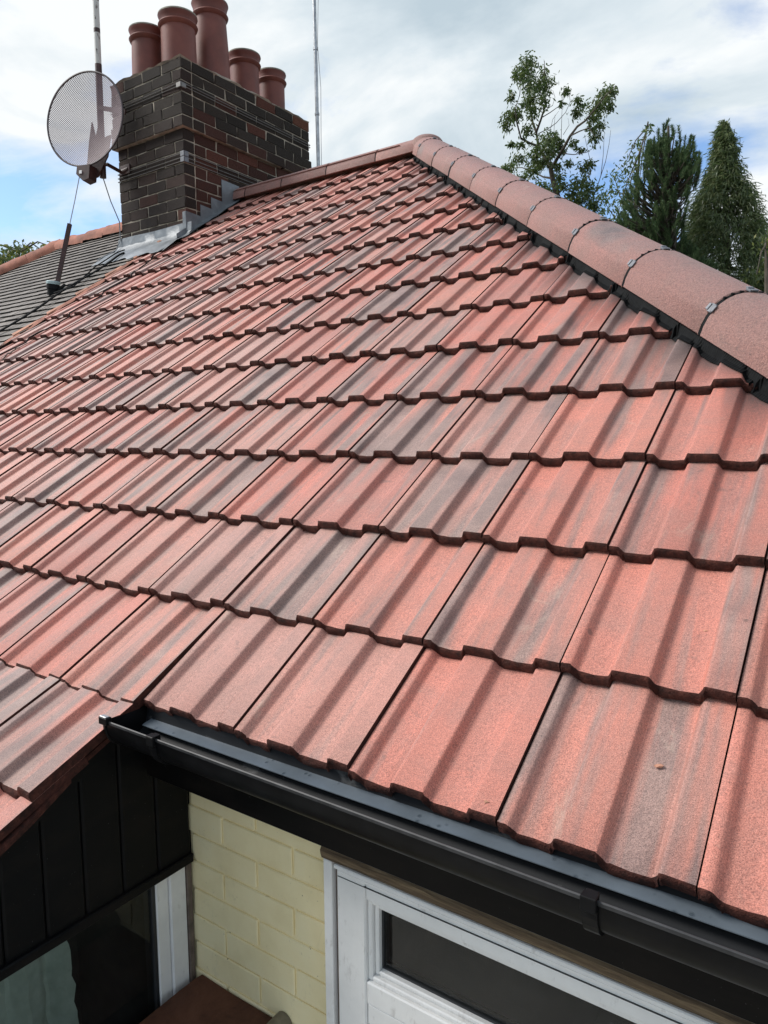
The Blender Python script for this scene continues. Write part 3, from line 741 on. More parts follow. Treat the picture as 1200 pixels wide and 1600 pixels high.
m.add(V, [(0, 1, 2, 3), (4, 5, 6, 7), (0, 1, 5, 4), (2, 3, 7, 6), (3, 0, 4, 7)]); m.build('bay_room', M_dark, house)
# net curtain hanging inside the side window
m = MB(); rows = []
for q in range(40):
    t = q / 39; z = -.485 - t * .85; row = []
    edge = -.115 + .03 * t + .003 * math.sin(t * 60) + .05 * max(0, .14 - t) * -2
    for k in range(49):
        f = k / 48; y = -.54 + (edge + .54) * f
        x = -.150 + .016 * math.sin(f * 26 + .8 * math.sin(t * 3)) + .005 * math.sin(f * 61 + t * 4)
        if k > 45: x += .005 * math.sin(t * 95 + k)
        row.append(Vector((x, y, z)))
    rows.append(row)
m.grid(rows); tag(m.build('curtain', M_curtain, None, smooth=True, fix=False), 'pale grey green net curtain hanging inside the side window', 'curtain')

# ------------------------------------------------------------------ brown box top and pipe in the corner
bb = tag(empty('brown_box', (.12, -.1, -1.2)), 'brown weathered board topped box in the corner against cream wall', 'box')
m = MB(); rows = []
outl = [(-.008, .1665), (.02, .1675), (.10, .166), (.245, .1668), (.262, .160), (.264, .05), (.262, -.30), (.12, -.302), (-.012, -.30), (-.013, -.03), (-.014, .10), (-.0135, .155)]
n = len(outl); V = [(x, y, -.781 + rnd.uniform(-.0015, .0015)) for x, y in outl] + [(x, y, -.797) for x, y in outl]
m.add(V, [tuple(range(n)), tuple(range(n, 2 * n))] + [(q, (q + 1) % n, n + (q + 1) % n, n + q) for q in range(n)]); m.build('lid', M_brown, bb)
m = MB(); m.box((.0, -.29, -1.2), (.255, .16, -.798)); m.build('case', M_brown, bb)
m = MB(); m.tube([(.278, .1685, -.772), (.278, .05, -.775), (.280, -.08, -.785), (.282, -.16, -.83), (.282, -.18, -.95), (.282, -.18, GZ + .03)], .0245, 18)
tag(m.build('waste_pipe', M_pipe, None, smooth=True), 'dull grey brown pipe coming out of the cream wall beside box', 'pipe')

# ------------------------------------------------------------------ chimney stack
CXL, CXR, CYF, CYB, CZT = -4.545, -3.655, 3.345, 4.925, 3.735
ch = .0925
chim = tag(empty('chimney_stack', (-4.1, 4.13, 2.2)), 'dark sooty brick chimney stack with five terracotta pots and lead flashing', 'chimney')
m = MB(); ins = .006
m.box((CXL + ins, CYF + ins, 1.9), (CXR - ins, CYB - ins, CZT - 6 * ch)); m.box((CXL - .038 + ins, CYF - .038 + ins, CZT - 6 * ch + .003), (CXR + .038 - ins, CYB + .038 - ins, CZT - 4 * ch - .006)); m.box((CXL - .026 + ins, CYF - .026 + ins, CZT - 4 * ch - .005), (CXR + .026 - ins, CYB + .026 - ins, CZT - .004))
m.build('mortar_core', M_mortar, chim)
def brick_mesh(seed):
    r = random.Random(seed); bm = bmesh.new(); bmesh.ops.create_cube(bm, size=1)
    for v in bm.verts: v.co += Vector((.5, .5, .5)) 
    bmesh.ops.bevel(bm, geom=bm.edges[:], offset=.035, segments=1, affect='EDGES')
    for v in bm.verts: v.co += Vector((r.uniform(-.02, .02), r.uniform(-.03, .03), r.uniform(-.05, .05)))
    me = bpy.data.meshes.new('brick'); bm.to_mesh(me); bm.free(); me.materials.append(M_brick); return me
BM_ = [brick_mesh(k) for k in range(8)]
def brick(lo, hi, side):
    o = bpy.data.objects.new('brick', BM_[rnd.randrange(8)])
    o.location = lo; o.scale = Vector(hi) - Vector(lo); o.rotation_euler = (R(rnd.uniform(-.5, .5)), R(rnd.uniform(-.45, .45)), R(rnd.uniform(-.35, .35))); link(o, chim)
    t = rnd.random()
    if side: c = (.042, .029, .025) if t < .42 else (.072, .032, .025) if t < .84 else (.10, .04, .029) if t < .95 else (.16, .07, .045)
    else: c = (.037, .030, .027) if t < .7 else (.048, .034, .030) if t < .93 else (.082, .041, .033)
    if hi[2] > CZT - 4.5 * ch and t < .8: c = (.034, .030, .026)
    k = rnd.uniform(.75, 1.3); o.color = (c[0] * k * 1.12, c[1] * k * .95, c[2] * k * .85, 1)
BL = .2545; BD = .115; J = .010
back = MB()
for row in range(17):
    z1 = CZT - row * ch - .004; z0 = z1 - ch + J
    e = .026 if row < 4 else .038 if row < 6 else .0
    x0, x1, y0, y1 = CXL - e, CXR + e, CYF - e, CYB + e
    odd = row % 2
    # front face
    x = x1 - (0 if odd else 0); pos = []
    cur = x1; first = True
    while cur > x0 + .02:
        ln = (BL if not (first and odd) else BD + .005); a_ = max(x0, cur - ln)
        if a_ - x0 < .03: a_ = x0
        pos.append((a_, cur)); cur = a_; first = False
    for q, (a_, b_) in enumerate(pos):
        pr_ = rnd.uniform(-.002, .0035)
        rightmost = q == 0
        brick((a_ + (J if a_ > x0 else 0), y0 - pr_, z0 + rnd.uniform(-.0012, .0012)), (b_ , y0 + BD, z1), 0)
    # side face facing +x : starts behind the front corner brick
    cur = y0 + BD + J; first = True
    if odd is False: pass
    while cur < y1 - .02:
        ln = BL if (odd or not first) else BL
        if first and odd: ln = BL * .5 + .002
        first = False
        b_ = min(y1, cur + ln - J)
        if y1 - b_ < .05: b_ = y1
        # skip bricks wholly under the roof
        if z1 > min(cur, 2 * RY - b_, RY) * TA - .2:
            brick((x1 - BD, cur, z0 + rnd.uniform(-.0012, .0012)), (x1 + rnd.uniform(-.002, .0035), b_, z1), 1)
        cur = b_ + J
    back.box((x0, y0 + BD + .01, z0), (x0 + .1, y1 - BD, z1)); back.box((x0 + .11, y1 - BD, z0), (x1 - BD - .01, y1, z1))
bo = back.build('rear_brickwork', M_brick, chim); bo.color = (.034, .031, .03, 1); tag(bo, kind='stuff')
# flaunching (mortar bed) on top
m = MB(); rows = []
nx, ny = 14, 22
for a_ in range(nx + 1):
    row = []
    for b_ in range(ny + 1):
        u, v = a_ / nx, b_ / ny; ed = min(u, 1 - u, v, 1 - v)
        row.append(Vector((CXL - .028 + (CXR - CXL + .056) * u + rnd.uniform(-.008, .008), CYF - .028 + (CYB - CYF + .056) * v + rnd.uniform(-.008, .008), CZT + .004 + min(.05, ed * .5) + rnd.uniform(-.006, .014))))
    rows.append(row)
for row in rows: row.insert(0, row[0] + Vector((0, .02, -.03))); row.append(row[-1] + Vector((0, -.02, -.03)))
rows.insert(0, [p + Vector((.02, 0, -.03)) for p in rows[0]]); rows.append([p + Vector((-.02, 0, -.03)) for p in rows[-1]])
m.grid(rows); m.build('flaunching', M_flaunch, chim, smooth=True, sharp=60, fix=False)
# pots
def pot(x, y, zt, rb, rt, rim, ring=.085):
    z0 = CZT + .01; h = zt - z0; m = MB(); k = rim
    m.lathe([(rb * 1.0, 0), (rb, .02), (rb + (rt - rb) * .5, h * .5), (rt, h - ring - .03), (rt + .014, h - ring - .020), (rt + .023, h - ring), (rt + .016, h - ring + .012), (rt + .004, h - ring + .018),
             (rt + .006, h - ring + .035), (k - .010, h - .035), (k - .002, h - .018), (k, h - .008), (k - .004, h), (k - .02, h + .003), (k - .032, h - .006), (k - .04, h - .25 * h)], (x, y, z0), 36)
    o = m.build('chimney_pot', M_pot, chim, smooth=True, sharp=50)
    m = MB(); m.lathe([(k + .0008, h - .010), (k - .002, h + .0025), (k - .02, h + .006), (k - .034, h - .004)], (x, y, z0), 36); m.build('pale_rim', M_lichen, o, smooth=True)
    m = MB(); m.lathe([(rb + .055, -.01), (rb + .035, .022), (rb + .004, .045)], (x, y, z0), 24); m.build('mortar_bed', M_flaunch, o, smooth=True)
pot(-4.30, 3.53, 4.205, .146, .138, .160)
pot(-3.95, 3.585, 4.245, .152, .148, .170)
pot(-3.95, 3.965, 4.515, .172, .142, .166, .11)
pot(-3.95, 4.385, 4.235, .142, .138, .160)
pot(-3.95, 4.765, 4.215, .130, .128, .146)
m = MB(); m.lathe([(.085, -.01), (.06, .035), (.052, .04), (.052, .40)], (-3.95, 3.965, 4.515), 20)
flue = m.build('flue_liner', M_steel, chim, smooth=True)
m = MB(); m.lathe([(.158, -.02), (.14, .0), (.09, .03), (.05, .045)], (-3.95, 3.965, 4.515), 24); m.build('flue_bed', M_flaunch, chim, smooth=True)
# lead: apron in front, cover on the roof, stepped pieces up the side
m = MB(); rows = []
for q in range(25):
    t = q / 24; x = CXL - .05 + (CXR - CXL + .12) * t; wv = rnd.uniform(-.005, .005)
    s1 = 3.70 + .02 * math.sin(t * 19) + .012 * math.sin(t * 43)
    rows.append([Vector((x, CYF - .006, 2.405 + .003 * math.sin(t * 9))), Vector((x, CYF - .010, 2.335 + wv)), Vector((x, CYF - .05, 2.305 + wv * .5 - .02)), rp(x, 3.88, .016 + wv * .3), rp(x, s1, .004 + wv * .4)])
m.grid(rows); m.build('apron_flashing', M_lead, chim, smooth=True, fix=False)
m = MB(); m.box((CXR - .035, CYF - .014, 2.30), (CXR + .012, CYF + .03, 2.50), bev=.004); m.build('corner_flashing', M_lead, chim)
fx = CXR + .007
for y0, y1, zt in ((3.375, 3.505, 2.500), (3.500, 3.632, 2.592), (3.627, 3.762, 2.684), (3.757, 3.97, 2.870)):
    m = MB(); j1 = rnd.uniform(0, .003)
    def zb(y): return min(y, RY) * TA - .02
    V = [(fx + j1, y0, zb(y0)), (fx + j1 + .002, y1, zb(y1)), (fx + j1 + .002, y1, zt - .008), (fx + j1, y0, zt)]
    m.add(V + [(x - .004, y, z) for x, y, z in V], [(0, 1, 2, 3), (4, 5, 6, 7), (0, 1, 5, 4), (1, 2, 6, 5), (2, 3, 7, 6), (3, 0, 4, 7)]); m.build('step_flashing', M_lead, chim)
m = MB(); rows = []
for q in range(14):
    s = 3.93 + q * .07; rows.append([Vector((CXR + .004, s * CA, s * SA + .05)), Vector((CXR + .01, s * CA, s * SA + .008)), rp(CXR + .03, s, .004 + rnd.uniform(0, .006)), rp(-3.575, s, .004 + rnd.uniform(-.003, .004))])
m.grid(rows); m.build('side_soaker', M_lead, chim, smooth=True, fix=False)
# lashing wires round the stack with corner plates
def lash(z, e):
    m = MB(); c = [(CXL - e, CYF - e, z), (CXR + e, CYF - e, z + .004), (CXR + e, CYB + e, z), (CXL - e, CYB + e, z), (CXL - e, CYF - e, z)]
    for a_, b_ in zip(c, c[1:]): m.tube([a_, b_], .0035, 5)
    m.build('lashing_wire', M_wire, chim)
for z, e in ((CZT - 2.35 * ch, .034), (CZT - 2.6 * ch, .034), (CZT - 8.25 * ch, .008), (CZT - 8.62 * ch, .008), (CZT - 8.95 * ch, .008)): lash(z, e)
m = MB()
for zc in (CZT - 8.25 * ch, CZT - 8.75 * ch):
    m.box((CXR - .035, CYF - .013, zc - .022), (CXR + .014, CYF - .003, zc + .022), bev=.003); m.box((CXR + .004, CYF - .012, zc - .022), (CXR + .014, CYF + .04, zc + .022), bev=.003)
m.build('corner_plate', M_clip, chim)
m = MB()
m.box((CXR - .02, CYF - .042, CZT - 2.7 * ch), (CXR + .038, CYF - .03, CZT - 2.25 * ch), bev=.003); m.box((CXR + .028, CYF - .04, CZT - 2.7 * ch), (CXR + .038, CYF + .02, CZT - 2.25 * ch), bev=.003); m.build('corner_plate', M_wire, chim)

# ------------------------------------------------------------------ satellite dish on its pole
PX, PY = -4.590, 3.20
dish = tag(empty('satellite_dish', (PX, PY, 2.9)), 'round perforated mesh satellite dish on pole bracketed to the chimney', 'satellite dish')
def on_y(px, py, y):
    d = ray(px, py); return CAM + d * ((y - CAM.y) / d.y)
p0 = on_y(161, 278, PY); p1 = on_y(149.5, 0, PY); pd = (p1 - p0).normalized()
ln = (p1 - p0).length
def pp(t): return p0 + pd * t
zt_ = lambda py: (on_y(155, py, PY) - p0).dot(pd)
t1 = zt_(100); t2 = zt_(50); t3 = zt_(43)
m = MB(); m.tube([pp(t1), pp(t2)], .027, 16); m.tube([pp(t3), pp(ln - .01)], .027, 16); m.tube([pp(ln + .03), pp(ln + .9)], .027, 16); m.build('pole', M_pole, dish, smooth=True)
m = MB(); m.tube([pp(0), pp(t1)], .029, 16); m.tube([pp(t2), pp(t3)], .0275, 16); m.tube([pp(ln - .01), pp(ln + .03)], .0275, 16); m.build('pole_sleeve', M_rust, dish, smooth=True)
m = MB(); b0 = pp(.10); m.tube([b0 + Vector((-.14, -.03, .03)), b0 + Vector((.0, -.035, .0)), b0 + Vector((.10, -.02, -.01)), Vector((CXL + .05, CYF - .02, b0.z - .03)), Vector((CXL + .14, CYF - .005, b0.z - .02))], .017, 8)
m.box((CXL + .03, CYF - .014, b0.z - .06), (CXL + .17, CYF - .002, b0.z + .02), bev=.003); m.build('wall_bracket', M_rust, dish, smooth=True)
DC = on_y(132, 186, 3.06); az = R(-73.0)
dn_ = Vector((math.cos(az) * math.cos(R(4)), math.sin(az) * math.cos(R(4)), math.sin(R(4)))).normalized()
du = Vector((0, 0, 1)).cross(dn_).normalized(); dv = dn_.cross(du)
DM = frame(DC, du, dv, dn_)
DR = .400; DRv = .405
m = MB(); nr, na = 8, 48
V = [(0, 0, -.075)]; F = []
for a_ in range(1, nr + 1):
    f = a_ / nr
    for b_ in range(na):
        t = b_ * math.tau / na; V.append((DR * f * math.cos(t), DRv * f * math.sin(t), -.075 + .075 * f * f))
for b_ in range(na): F.append((0, 1 + b_, 1 + (b_ + 1) % na))
for a_ in range(nr - 1):
    for b_ in range(na): F.append((1 + a_ * na + b_, 1 + a_ * na + (b_ + 1) % na, 1 + (a_ + 1) * na + (b_ + 1) % na, 1 + (a_ + 1) * na + b_))
m.add(V, F); o = m.build('reflector', M_mesh, dish, smooth=True, M=DM)
m = MB(); m.tube([(DR * math.cos(b_ * math.tau / 64), DRv * math.sin(b_ * math.tau / 64), 0) for b_ in range(65)], .0085, 6, caps=False); m.build('rim', M_dishrim, dish, smooth=True, M=DM)
m = MB()   # mount behind the mesh: jagged plate, crossbar, ribs
def plate(pts, z0, z1):
    n = len(pts); V = [(x, y, z0) for x, y in pts] + [(x, y, z1) for x, y in pts]
    m.add(V, [tuple(range(n)), tuple(range(n, 2 * n))] + [(q, (q + 1) % n, n + (q + 1) % n, n + q) for q in range(n)])
plate([(-.07, -.50), (.065, -.47), (.17, -.30), (.20, -.12), (.105, -.14), (.075, .0), (.04, -.12), (.0, .02), (-.03, -.15)], -.105, -.092)
plate([(-.075, -.40), (.06, -.40), (.05, -.52), (-.015, -.535), (-.085, -.47)], -.09, .01)
plate([(.075, .15), (.36, .075), (.355, .035), (.075, .115)], -.10, -.085)
m.build('mount', M_rust, dish, M=DM)
m = MB(); m.box((-.05, -.475, .01), (-.02, -.445, .016), bev=.002); m.build('mount_label', M_upvc, dish, M=DM)

# feed arm hanging by its wire over the old roof
fa = tag(empty('feed_arm', (-4.64, 2.69, 1.90)), 'loose brown feed arm with grey capped receiver on the old roof', 'feed arm')
f0 = on_y(89, 446, 2.65); f1 = on_y(109, 350, 2.76)
m = MB(); m.tube([f0, f1], .022, 4); m.build('arm', M_rust, fa)
dirn = (f1 - f0).normalized()
rc = on_y(83, 450, 2.60)
def rot_to(d): return d.to_track_quat('Z', 'Y').to_matrix().to_4x4()
m = MB(); m.lathe([(.0, .0), (.045, .0), (.045, .05), (.052, .052), (.052, .085), (.045, .087), (.0, .087)], (0, 0, -.06), 20); m.build('receiver', M_cable, fa, smooth=True, M=Matrix.Translation(rc) @ Matrix.Rotation(R(8), 4, 'Y'))
m = MB(); m.lathe([(.0, .0), (.056, .0), (.056, .02), (.05, .026), (.0, .028)], (0, 0, .030), 20); m.build('cap', M_cap, fa, smooth=True, M=Matrix.Translation(rc) @ Matrix.Rotation(R(8), 4, 'Y'))
m = MB(); m.tube([f0 + Vector((-.02, 0, -.02)), f0 + Vector((.07, -.03, -.05)), f0 + Vector((.16, -.03, -.02))], .014, 6); m.build('foot', M_cable, fa)
d0 = DM @ Vector((-.06, -.50, .0))
m = MB(); m.tube([f1, f1.lerp(d0, .5) + Vector((.004, 0, 0)), d0], .0042, 5); m.build('hanging_wire', M_greycable, fa)

# aerial mast behind the ridge
am = tag(empty('aerial_mast', (-3.0, 4.3, 2.5)), 'thin grey aerial mast rising behind the ridge beside the chimney', 'mast')
a0 = on_y(498, 275, 4.3); a1 = on_y(491, 0, 4.3); ad = (a1 - a0).normalized()
m = MB(); m.tube([a0 - ad * .45, a1 + ad * 1.2], .0165, 12); m.build('pole', M_steel, am, smooth=True)
m = MB(); m.tube([a0 + Vector((.035, 0, -.3)), a0 + Vector((.035, 0, .3)), a0.lerp(a1, .5) + Vector((.05, 0, 0)), a0.lerp(a1, .75) + Vector((.025, 0, 0)), a1 + Vector((.045, 0, 0)), a1 + ad + Vector((.03, 0, 0))], .0025, 5); m.build('cable', M_greycable, am)
m = MB(); bzz = a0 - ad * .45; m.box((bzz.x - .1, bzz.y - .1, (2 * RY - bzz.y) * TA - .06), (bzz.x + .1, bzz.y + .1, bzz.z + .02), bev=.004); m.build('base_plate', M_steel, am)
for f in (.35, .72): 
    m = MB(); c = a0.lerp(a1, f); m.tube([c, c + ad * .02], .021, 10); m.build('collar', M_steel, am)

# ------------------------------------------------------------------ neighbouring house with the old roof
nb = tag(empty('neighbouring_house', (-6.5, 2, GZ)), 'neighbouring house with old dark plain tiled roof and red ridge', 'house')
X2 = -3.965; NAX = -6.55
m = MB(); m.add([dk(X2, 0), dk(NAX - RY, 0), dk(NAX, RY), dk(X2, RY)], [(3, 2, 1, 0)]); m.add([(NAX - RY, 0, -.08), (NAX - RY, 2 * RY, -.08), (NAX, RY, RZ - .08)], [(0, 1, 2)]); m.add([(NAX - RY, 2 * RY, -.08), (X2, 2 * RY, -.08), (X2, RY, RZ - .08), (NAX, RY, RZ - .08)], [(0, 1, 2, 3)])
nroof = m.build('roof', M_felt, nb, fix=False)
m = MB(); og = .104
for row in range(47):
    s0 = row * og; xl = NAX - RY + s0 * CA + .06; x = X2 + rnd.uniform(-.02, .06); k = 0
    while x > xl:
        wv = .165; dz = rnd.uniform(-.0015, .0015); ds = rnd.uniform(-.004, .004); tl = rnd.uniform(-.003, .003)
        xa = max(x - wv + .004, xl - .02)
        top0, top1 = .000 + dz, -.0135 + dz
        P = [rp(xa, s0 + ds, top0), rp(x, s0 + ds + tl, top0), rp(x, s0 + og + .06, top1 - .005), rp(xa, s0 + og + .06, top1 - .005), rp(xa, s0 + ds, top0 - .016), rp(x, s0 + ds + tl, top0 - .016), rp(x, s0 + og + .06, top1 - .014), rp(xa, s0 + og + .06, top1 - .014)]
        b0 = len(m.f); m.add(P, [(0, 1, 2, 3)], 0); m.add(P, [(4, 5, 1, 0), (1, 5, 6, 2), (4, 0, 3, 7)], 1)
        x -= wv; k += 1
tag(m.build('old_tile_courses', [M_oldtile, M_oldedge], nroof, fix=False), kind='stuff')
# red bedded ridge and hip tiles
def oldcap(P0, P1, seed):
    r = random.Random(seed); d = (P1 - P0); ln = d.length; d.normalize(); side = d.cross(Vector((0, 0, 1))).normalized(); up = side.cross(d); m = MB(); rows = []
    for q in range(7):
        t = q / 6; row = []
        for k in range(11):
            th = math.pi * k / 10; rr = .115 + r.uniform(-.004, .004)
            row.append(P0 + d * (ln * t) + side * (-rr * 1.12 * math.cos(th)) + up * (-.05 + (rr + .015) * math.sin(th) + r.uniform(-.003, .003)))
        rows.append(row)
    m.grid(rows); m.build('ridge_tile', M_oldridge, nroof, smooth=True, fix=False)
NA = Vector((NAX, RY, RZ - .012)); nd = Vector((-1, -1, -TA)).normalized()
for q in range(6):
    x1 = -4.56 - q * .35; oldcap(Vector((x1, RY, RZ - .01 - .006 * q % 3)), Vector((x1 - .34, RY, RZ - .012)), q)
for q in range(13): oldcap(NA + nd * (q * .42 - .02), NA + nd * (q * .42 + .40) + Vector((0, 0, rnd.uniform(-.008, .008))), 20 + q)
m = MB(); m.box((NAX - RY + .2, .2, GZ), (-3.98, 2 * RY - .2, -.16)); m.build('wall', M_wall2, nb)
# cut terracotta slips along the joint between the two roofs
sl = tag(empty('verge_joint', rp(-3.93, 2.0, 0)), 'line of broken terracotta slips between the red and dark roofs', 'tile slips')
for q in range(14):
    s0 = .10 + q * G - .04; m = MB(); l_ = rnd.uniform(.30, .40); w0 = rnd.uniform(.03, .06); tw = rnd.uniform(-.02, .02)
    xo = -3.915 - rnd.uniform(0, .03)
    for kk in range(2):
        z0 = .004 - kk * .016; o_ = kk * .03; ww = w0 + kk * .025
        P = [rp(xo - o_, s0 - kk * .05, z0), rp(xo - ww - o_, s0 + .03 - kk * .05, z0 + .004), rp(xo - ww * .5 - o_ + tw, s0 + l_ * .6, z0 - .006), rp(xo - .01 - o_ * .4, s0 + l_, z0 - .014)]
        P2 = [p - Vector((0, -SA, CA)) * .014 for p in P]
        m.add(P + P2, [(0, 1, 2, 3), (7, 6, 5, 4), (0, 1, 5, 4), (1, 2, 6, 5), (2, 3, 7, 6), (3, 0, 4, 7)])
    m.build('tile_slip', M_slip, sl)
m = MB(); rows = []
for q in range(48):
    s = q * .1; rows.append([rp(-3.90, s, -.012 + rnd.uniform(-.006, .004)), rp(-3.935 + rnd.uniform(-.01, .01), s, -.002 + rnd.uniform(-.006, .004)), rp(-4.0 + rnd.uniform(-.015, .015), s, -.016)])
m.grid(rows); m.build('mortar_fillet', M_oldridge, sl, smooth=True, fix=False)

for px, py, sz, lb in ((1025, 1178, .006, 'largest brown crumb on the lowest course of red tiles at right'), (760, 1252, .0038, 'tiny brown crumb near the gutter beside a black tile joint'), (1100, 968, .0038, 'tiny brown crumb on second course of red tiles at right')):
    d = ray(px, py); nrm = Vector((0, -SA, CA)); t_ = -(nrm.dot(CAM)) / nrm.dot(d); X = CAM + d * t_; s_ = X.y / CA
    bm = bmesh.new(); bmesh.ops.create_icosphere(bm, subdivisions=1, radius=sz)
    for v in bm.verts: v.co *= rnd.uniform(.5, 1.3); v.co.z *= .6; v.co.x *= 1.4
    m = MB(); m.bm(bm, 0, Matrix.Translation(rp(X.x, s_, tile_top(X.x, s_) + sz * .3)))
    tag(m.build('debris_crumb', M_slip, None, smooth=True), lb, 'debris', 'crumbs of debris on the near tiles')
# ------------------------------------------------------------------ loose cables on the roofs
def roofline(pts, n=60, lift=.008, old=False):
    out = []
    for (x0, s0), (x1, s1) in zip(pts, pts[1:]):
        for q in range(n):
            t = q / n; x = x0 + (x1 - x0) * t; s = s0 + (s1 - s0) * t
            out.append((x, s))
    res = []
    for k, (x, s) in enumerate(out):
        h = max(tile_top(x + d_, s + e_) for d_ in (-.03, 0, .03) for e_ in (-.03, 0, .03)) if (x > -3.9 and not old) else .006
        res.append(rp(x, s, h + lift + .004 * math.sin(k * .21)))
    return res
def on_roof(px, py):
    d = ray(px, py); nrm = Vector((0, -SA, CA)); t = -(nrm.dot(CAM)) / nrm.dot(d); X = CAM + d * t
    return (X.x, X.y / CA)
m = MB(); m.tube(roofline([on_roof(*p) for p in ((352, 296), (330, 322), (290, 365), (235, 405), (190, 440), (110, 492), (60, 520), (-40, 580))], 14), .005, 5)
tag(m.build('cable', M_cable, None), 'thin black cable running down over the red tiles from the ridge', 'cable')
m = MB(); m.tube(roofline([on_roof(*p) for p in ((196, 398), (185, 404), (155, 424), (105, 455), (60, 485), (0, 522), (-60, 560))], 12, .012, True), .009, 5)
m.tube(roofline([on_roof(*p) for p in ((197, 394), (183, 400), (150, 420), (118, 452), (84, 462))], 12, .016, True), .006, 5)
tag(m.build('cable', M_cable, None), 'thick black cable lying diagonally across the old dark roof', 'cable')
m = MB(); e0 = pp(0.0); c1 = Vector((CXL - .012, CYF - .012, 2.56)); m.tube([e0, e0.lerp(c1, .5) + Vector((-.01, 0, -.01)), c1, Vector((CXL - .010, CYF - .012, 2.40)), Vector((CXL - .03, CYF - .05, 2.30)), rp(-4.60, 3.80, .02)], .005, 5)
tag(m.build('cable', M_greycable, None), 'pale cable dropping from dish pole along the chimney corner', 'cable')
m = MB(); m.tube(roofline([on_roof(*p) for p in ((28, 540), (12, 556), (4, 566))], 8), .004, 5); tag(m.build('twig', M_bark, None), 'dry twig lying on the red tiles at left edge', 'twig')

# ------------------------------------------------------------------ trees
def leafmb(m, c, n, rad, L_, W_, droop=0.4, mi=0):
    for _ in range(n):
        v = Vector((rnd.gauss(0, .5), rnd.gauss(0, .5), rnd.gauss(0, .5)))
        p = c + Vector((v.x * rad[0], v.y * rad[1], v.z * rad[2]))
        a = Vector((rnd.uniform(-1, 1), rnd.uniform(-1, 1), rnd.uniform(-1, .4) - droop)).normalized(); b = a.cross(Vector((rnd.uniform(-1, 1), rnd.uniform(-1, 1), rnd.uniform(-1, 1)))).normalized()
        l = L_ * rnd.uniform(.6, 1.3); w_ = W_ * rnd.uniform(.7, 1.2)
        m.add([p, p + a * l * .5 + b * w_ * .5, p + a * l, p + a * l * .5 - b * w_ * .5], [(0, 1, 2, 3)], mi)
DIST = 17.0; MPP = DIST / FPX * 1.02
def zpt(ox, oy, sc, x, y, dist): return at(ox + x / sc, oy + y / sc, dist)
# airy deciduous tree
T1 = tag(empty('airy_tree', at(908, 320, DIST) * 1.0), 'tall airy deciduous tree with sparse leaf clumps and bare twigs', 'tree')
base = at(908, 320, DIST); T1.location = (base.x, base.y, GZ); T1['_inv'] = (base.x, base.y, GZ)
Z = lambda x, y, dd=0.0: zpt(770, 60, 5.45, x, y, DIST + dd)
m = MB(); g0 = Vector((base.x + .1, base.y, GZ))
m.tube([g0, g0 + Vector((.05, 0, 2.5)), Z(560, 1700), Z(550, 1350), Z(515, 1220), Z(490, 1100)], [.16, .13, .09, .07, .06, .05], 8)
limbs = [([(490, 1100, 0), (440, 1010, .2), (390, 920, .5), (370, 800, .5), (410, 690, .3), (450, 560, .2), (440, 380, .2), (440, 190, .1)], .08, .012),
 ([(390, 920, .5), (310, 890, .2), (240, 850, -.2), (205, 720, -.4), (190, 600, -.5), (230, 480, -.5), (240, 300, -.4)], .05, .01),
 ([(370, 800, .5), (335, 700, .7), (320, 560, .8), (300, 350, .9), (275, 150, .9)], .05, .01),
 ([(500, 1110, 0), (550, 1020, -.3), (600, 940, -.6), (660, 830, -.9), (720, 750, -1.0), (790, 700, -1.1), (880, 590, -1.2), (950, 500, -1.3), (1050, 400, -1.4)], .075, .012),
 ([(660, 830, -.9), (740, 790, -1.1), (820, 760, -1.2), (870, 840, -1.3)], .03, .01),
 ([(495, 1190, 0), (430, 1180, .3), (370, 1150, .5), (250, 1100, .9), (120, 1105, 1.2)], .045, .01),
 ([(390, 810, .5), (470, 770, .3), (540, 720, .1), (620, 630, 0), (660, 540, -.1), (650, 470, -.1)], .018, .007),
 ([(425, 670, .3), (490, 630, .2), (560, 580, .1), (590, 520, 0), (610, 450, 0)], .02, .007),
 ([(450, 610, .2), (510, 570, .1), (530, 500, .1), (510, 440, .1)], .014, .006),
 ([(600, 980, -.6), (690, 990, -.7), (800, 970, -.8), (860, 930, -.8)], .02, .007),
 ([(880, 1290, .4), (920, 1170, .4), (940, 1000, .4), (950, 800, .4)], .018, .006),
 ([(920, 1170, .4), (960, 1050, .4), (990, 900, .4), (1005, 780, .4)], .014, .006),
 ([(820, 1200, .2), (840, 1080, .2), (810, 960, .2), (780, 820, .2)], .014, .006),
 ([(515, 1000, -.1), (520, 800, -.2), (530, 650, -.2)], .014, .005), ([(580, 960, -.4), (585, 750, -.4), (590, 590, -.4)], .014, .005), ([(490, 780, .2), (510, 690, .2), (560, 620, .2)], .011, .005), ([(600, 820, -.3), (650, 740, -.3), (640, 680, -.3)], .011, .005),
 ([(510, 1100, 0), (480, 1020, .4), (500, 960, .5), (540, 900, .6)], .04, .01), ([(540, 1330, 0), (640, 1250, .3), (740, 1230, .5), (830, 1150, .6), (860, 1080, .6)], .04, .01), ([(540, 1300, 0), (450, 1280, -.2), (350, 1180, -.3)], .03, .01)]
for pts, ra, rb in limbs:
    P = [Z(*q) for q in pts]; n = len(P); m.tube(P, [.55 * (ra + (rb - ra) * k / (n - 1)) for k in range(n)], 6)
m.build('trunk', M_bark, T1, smooth=True)
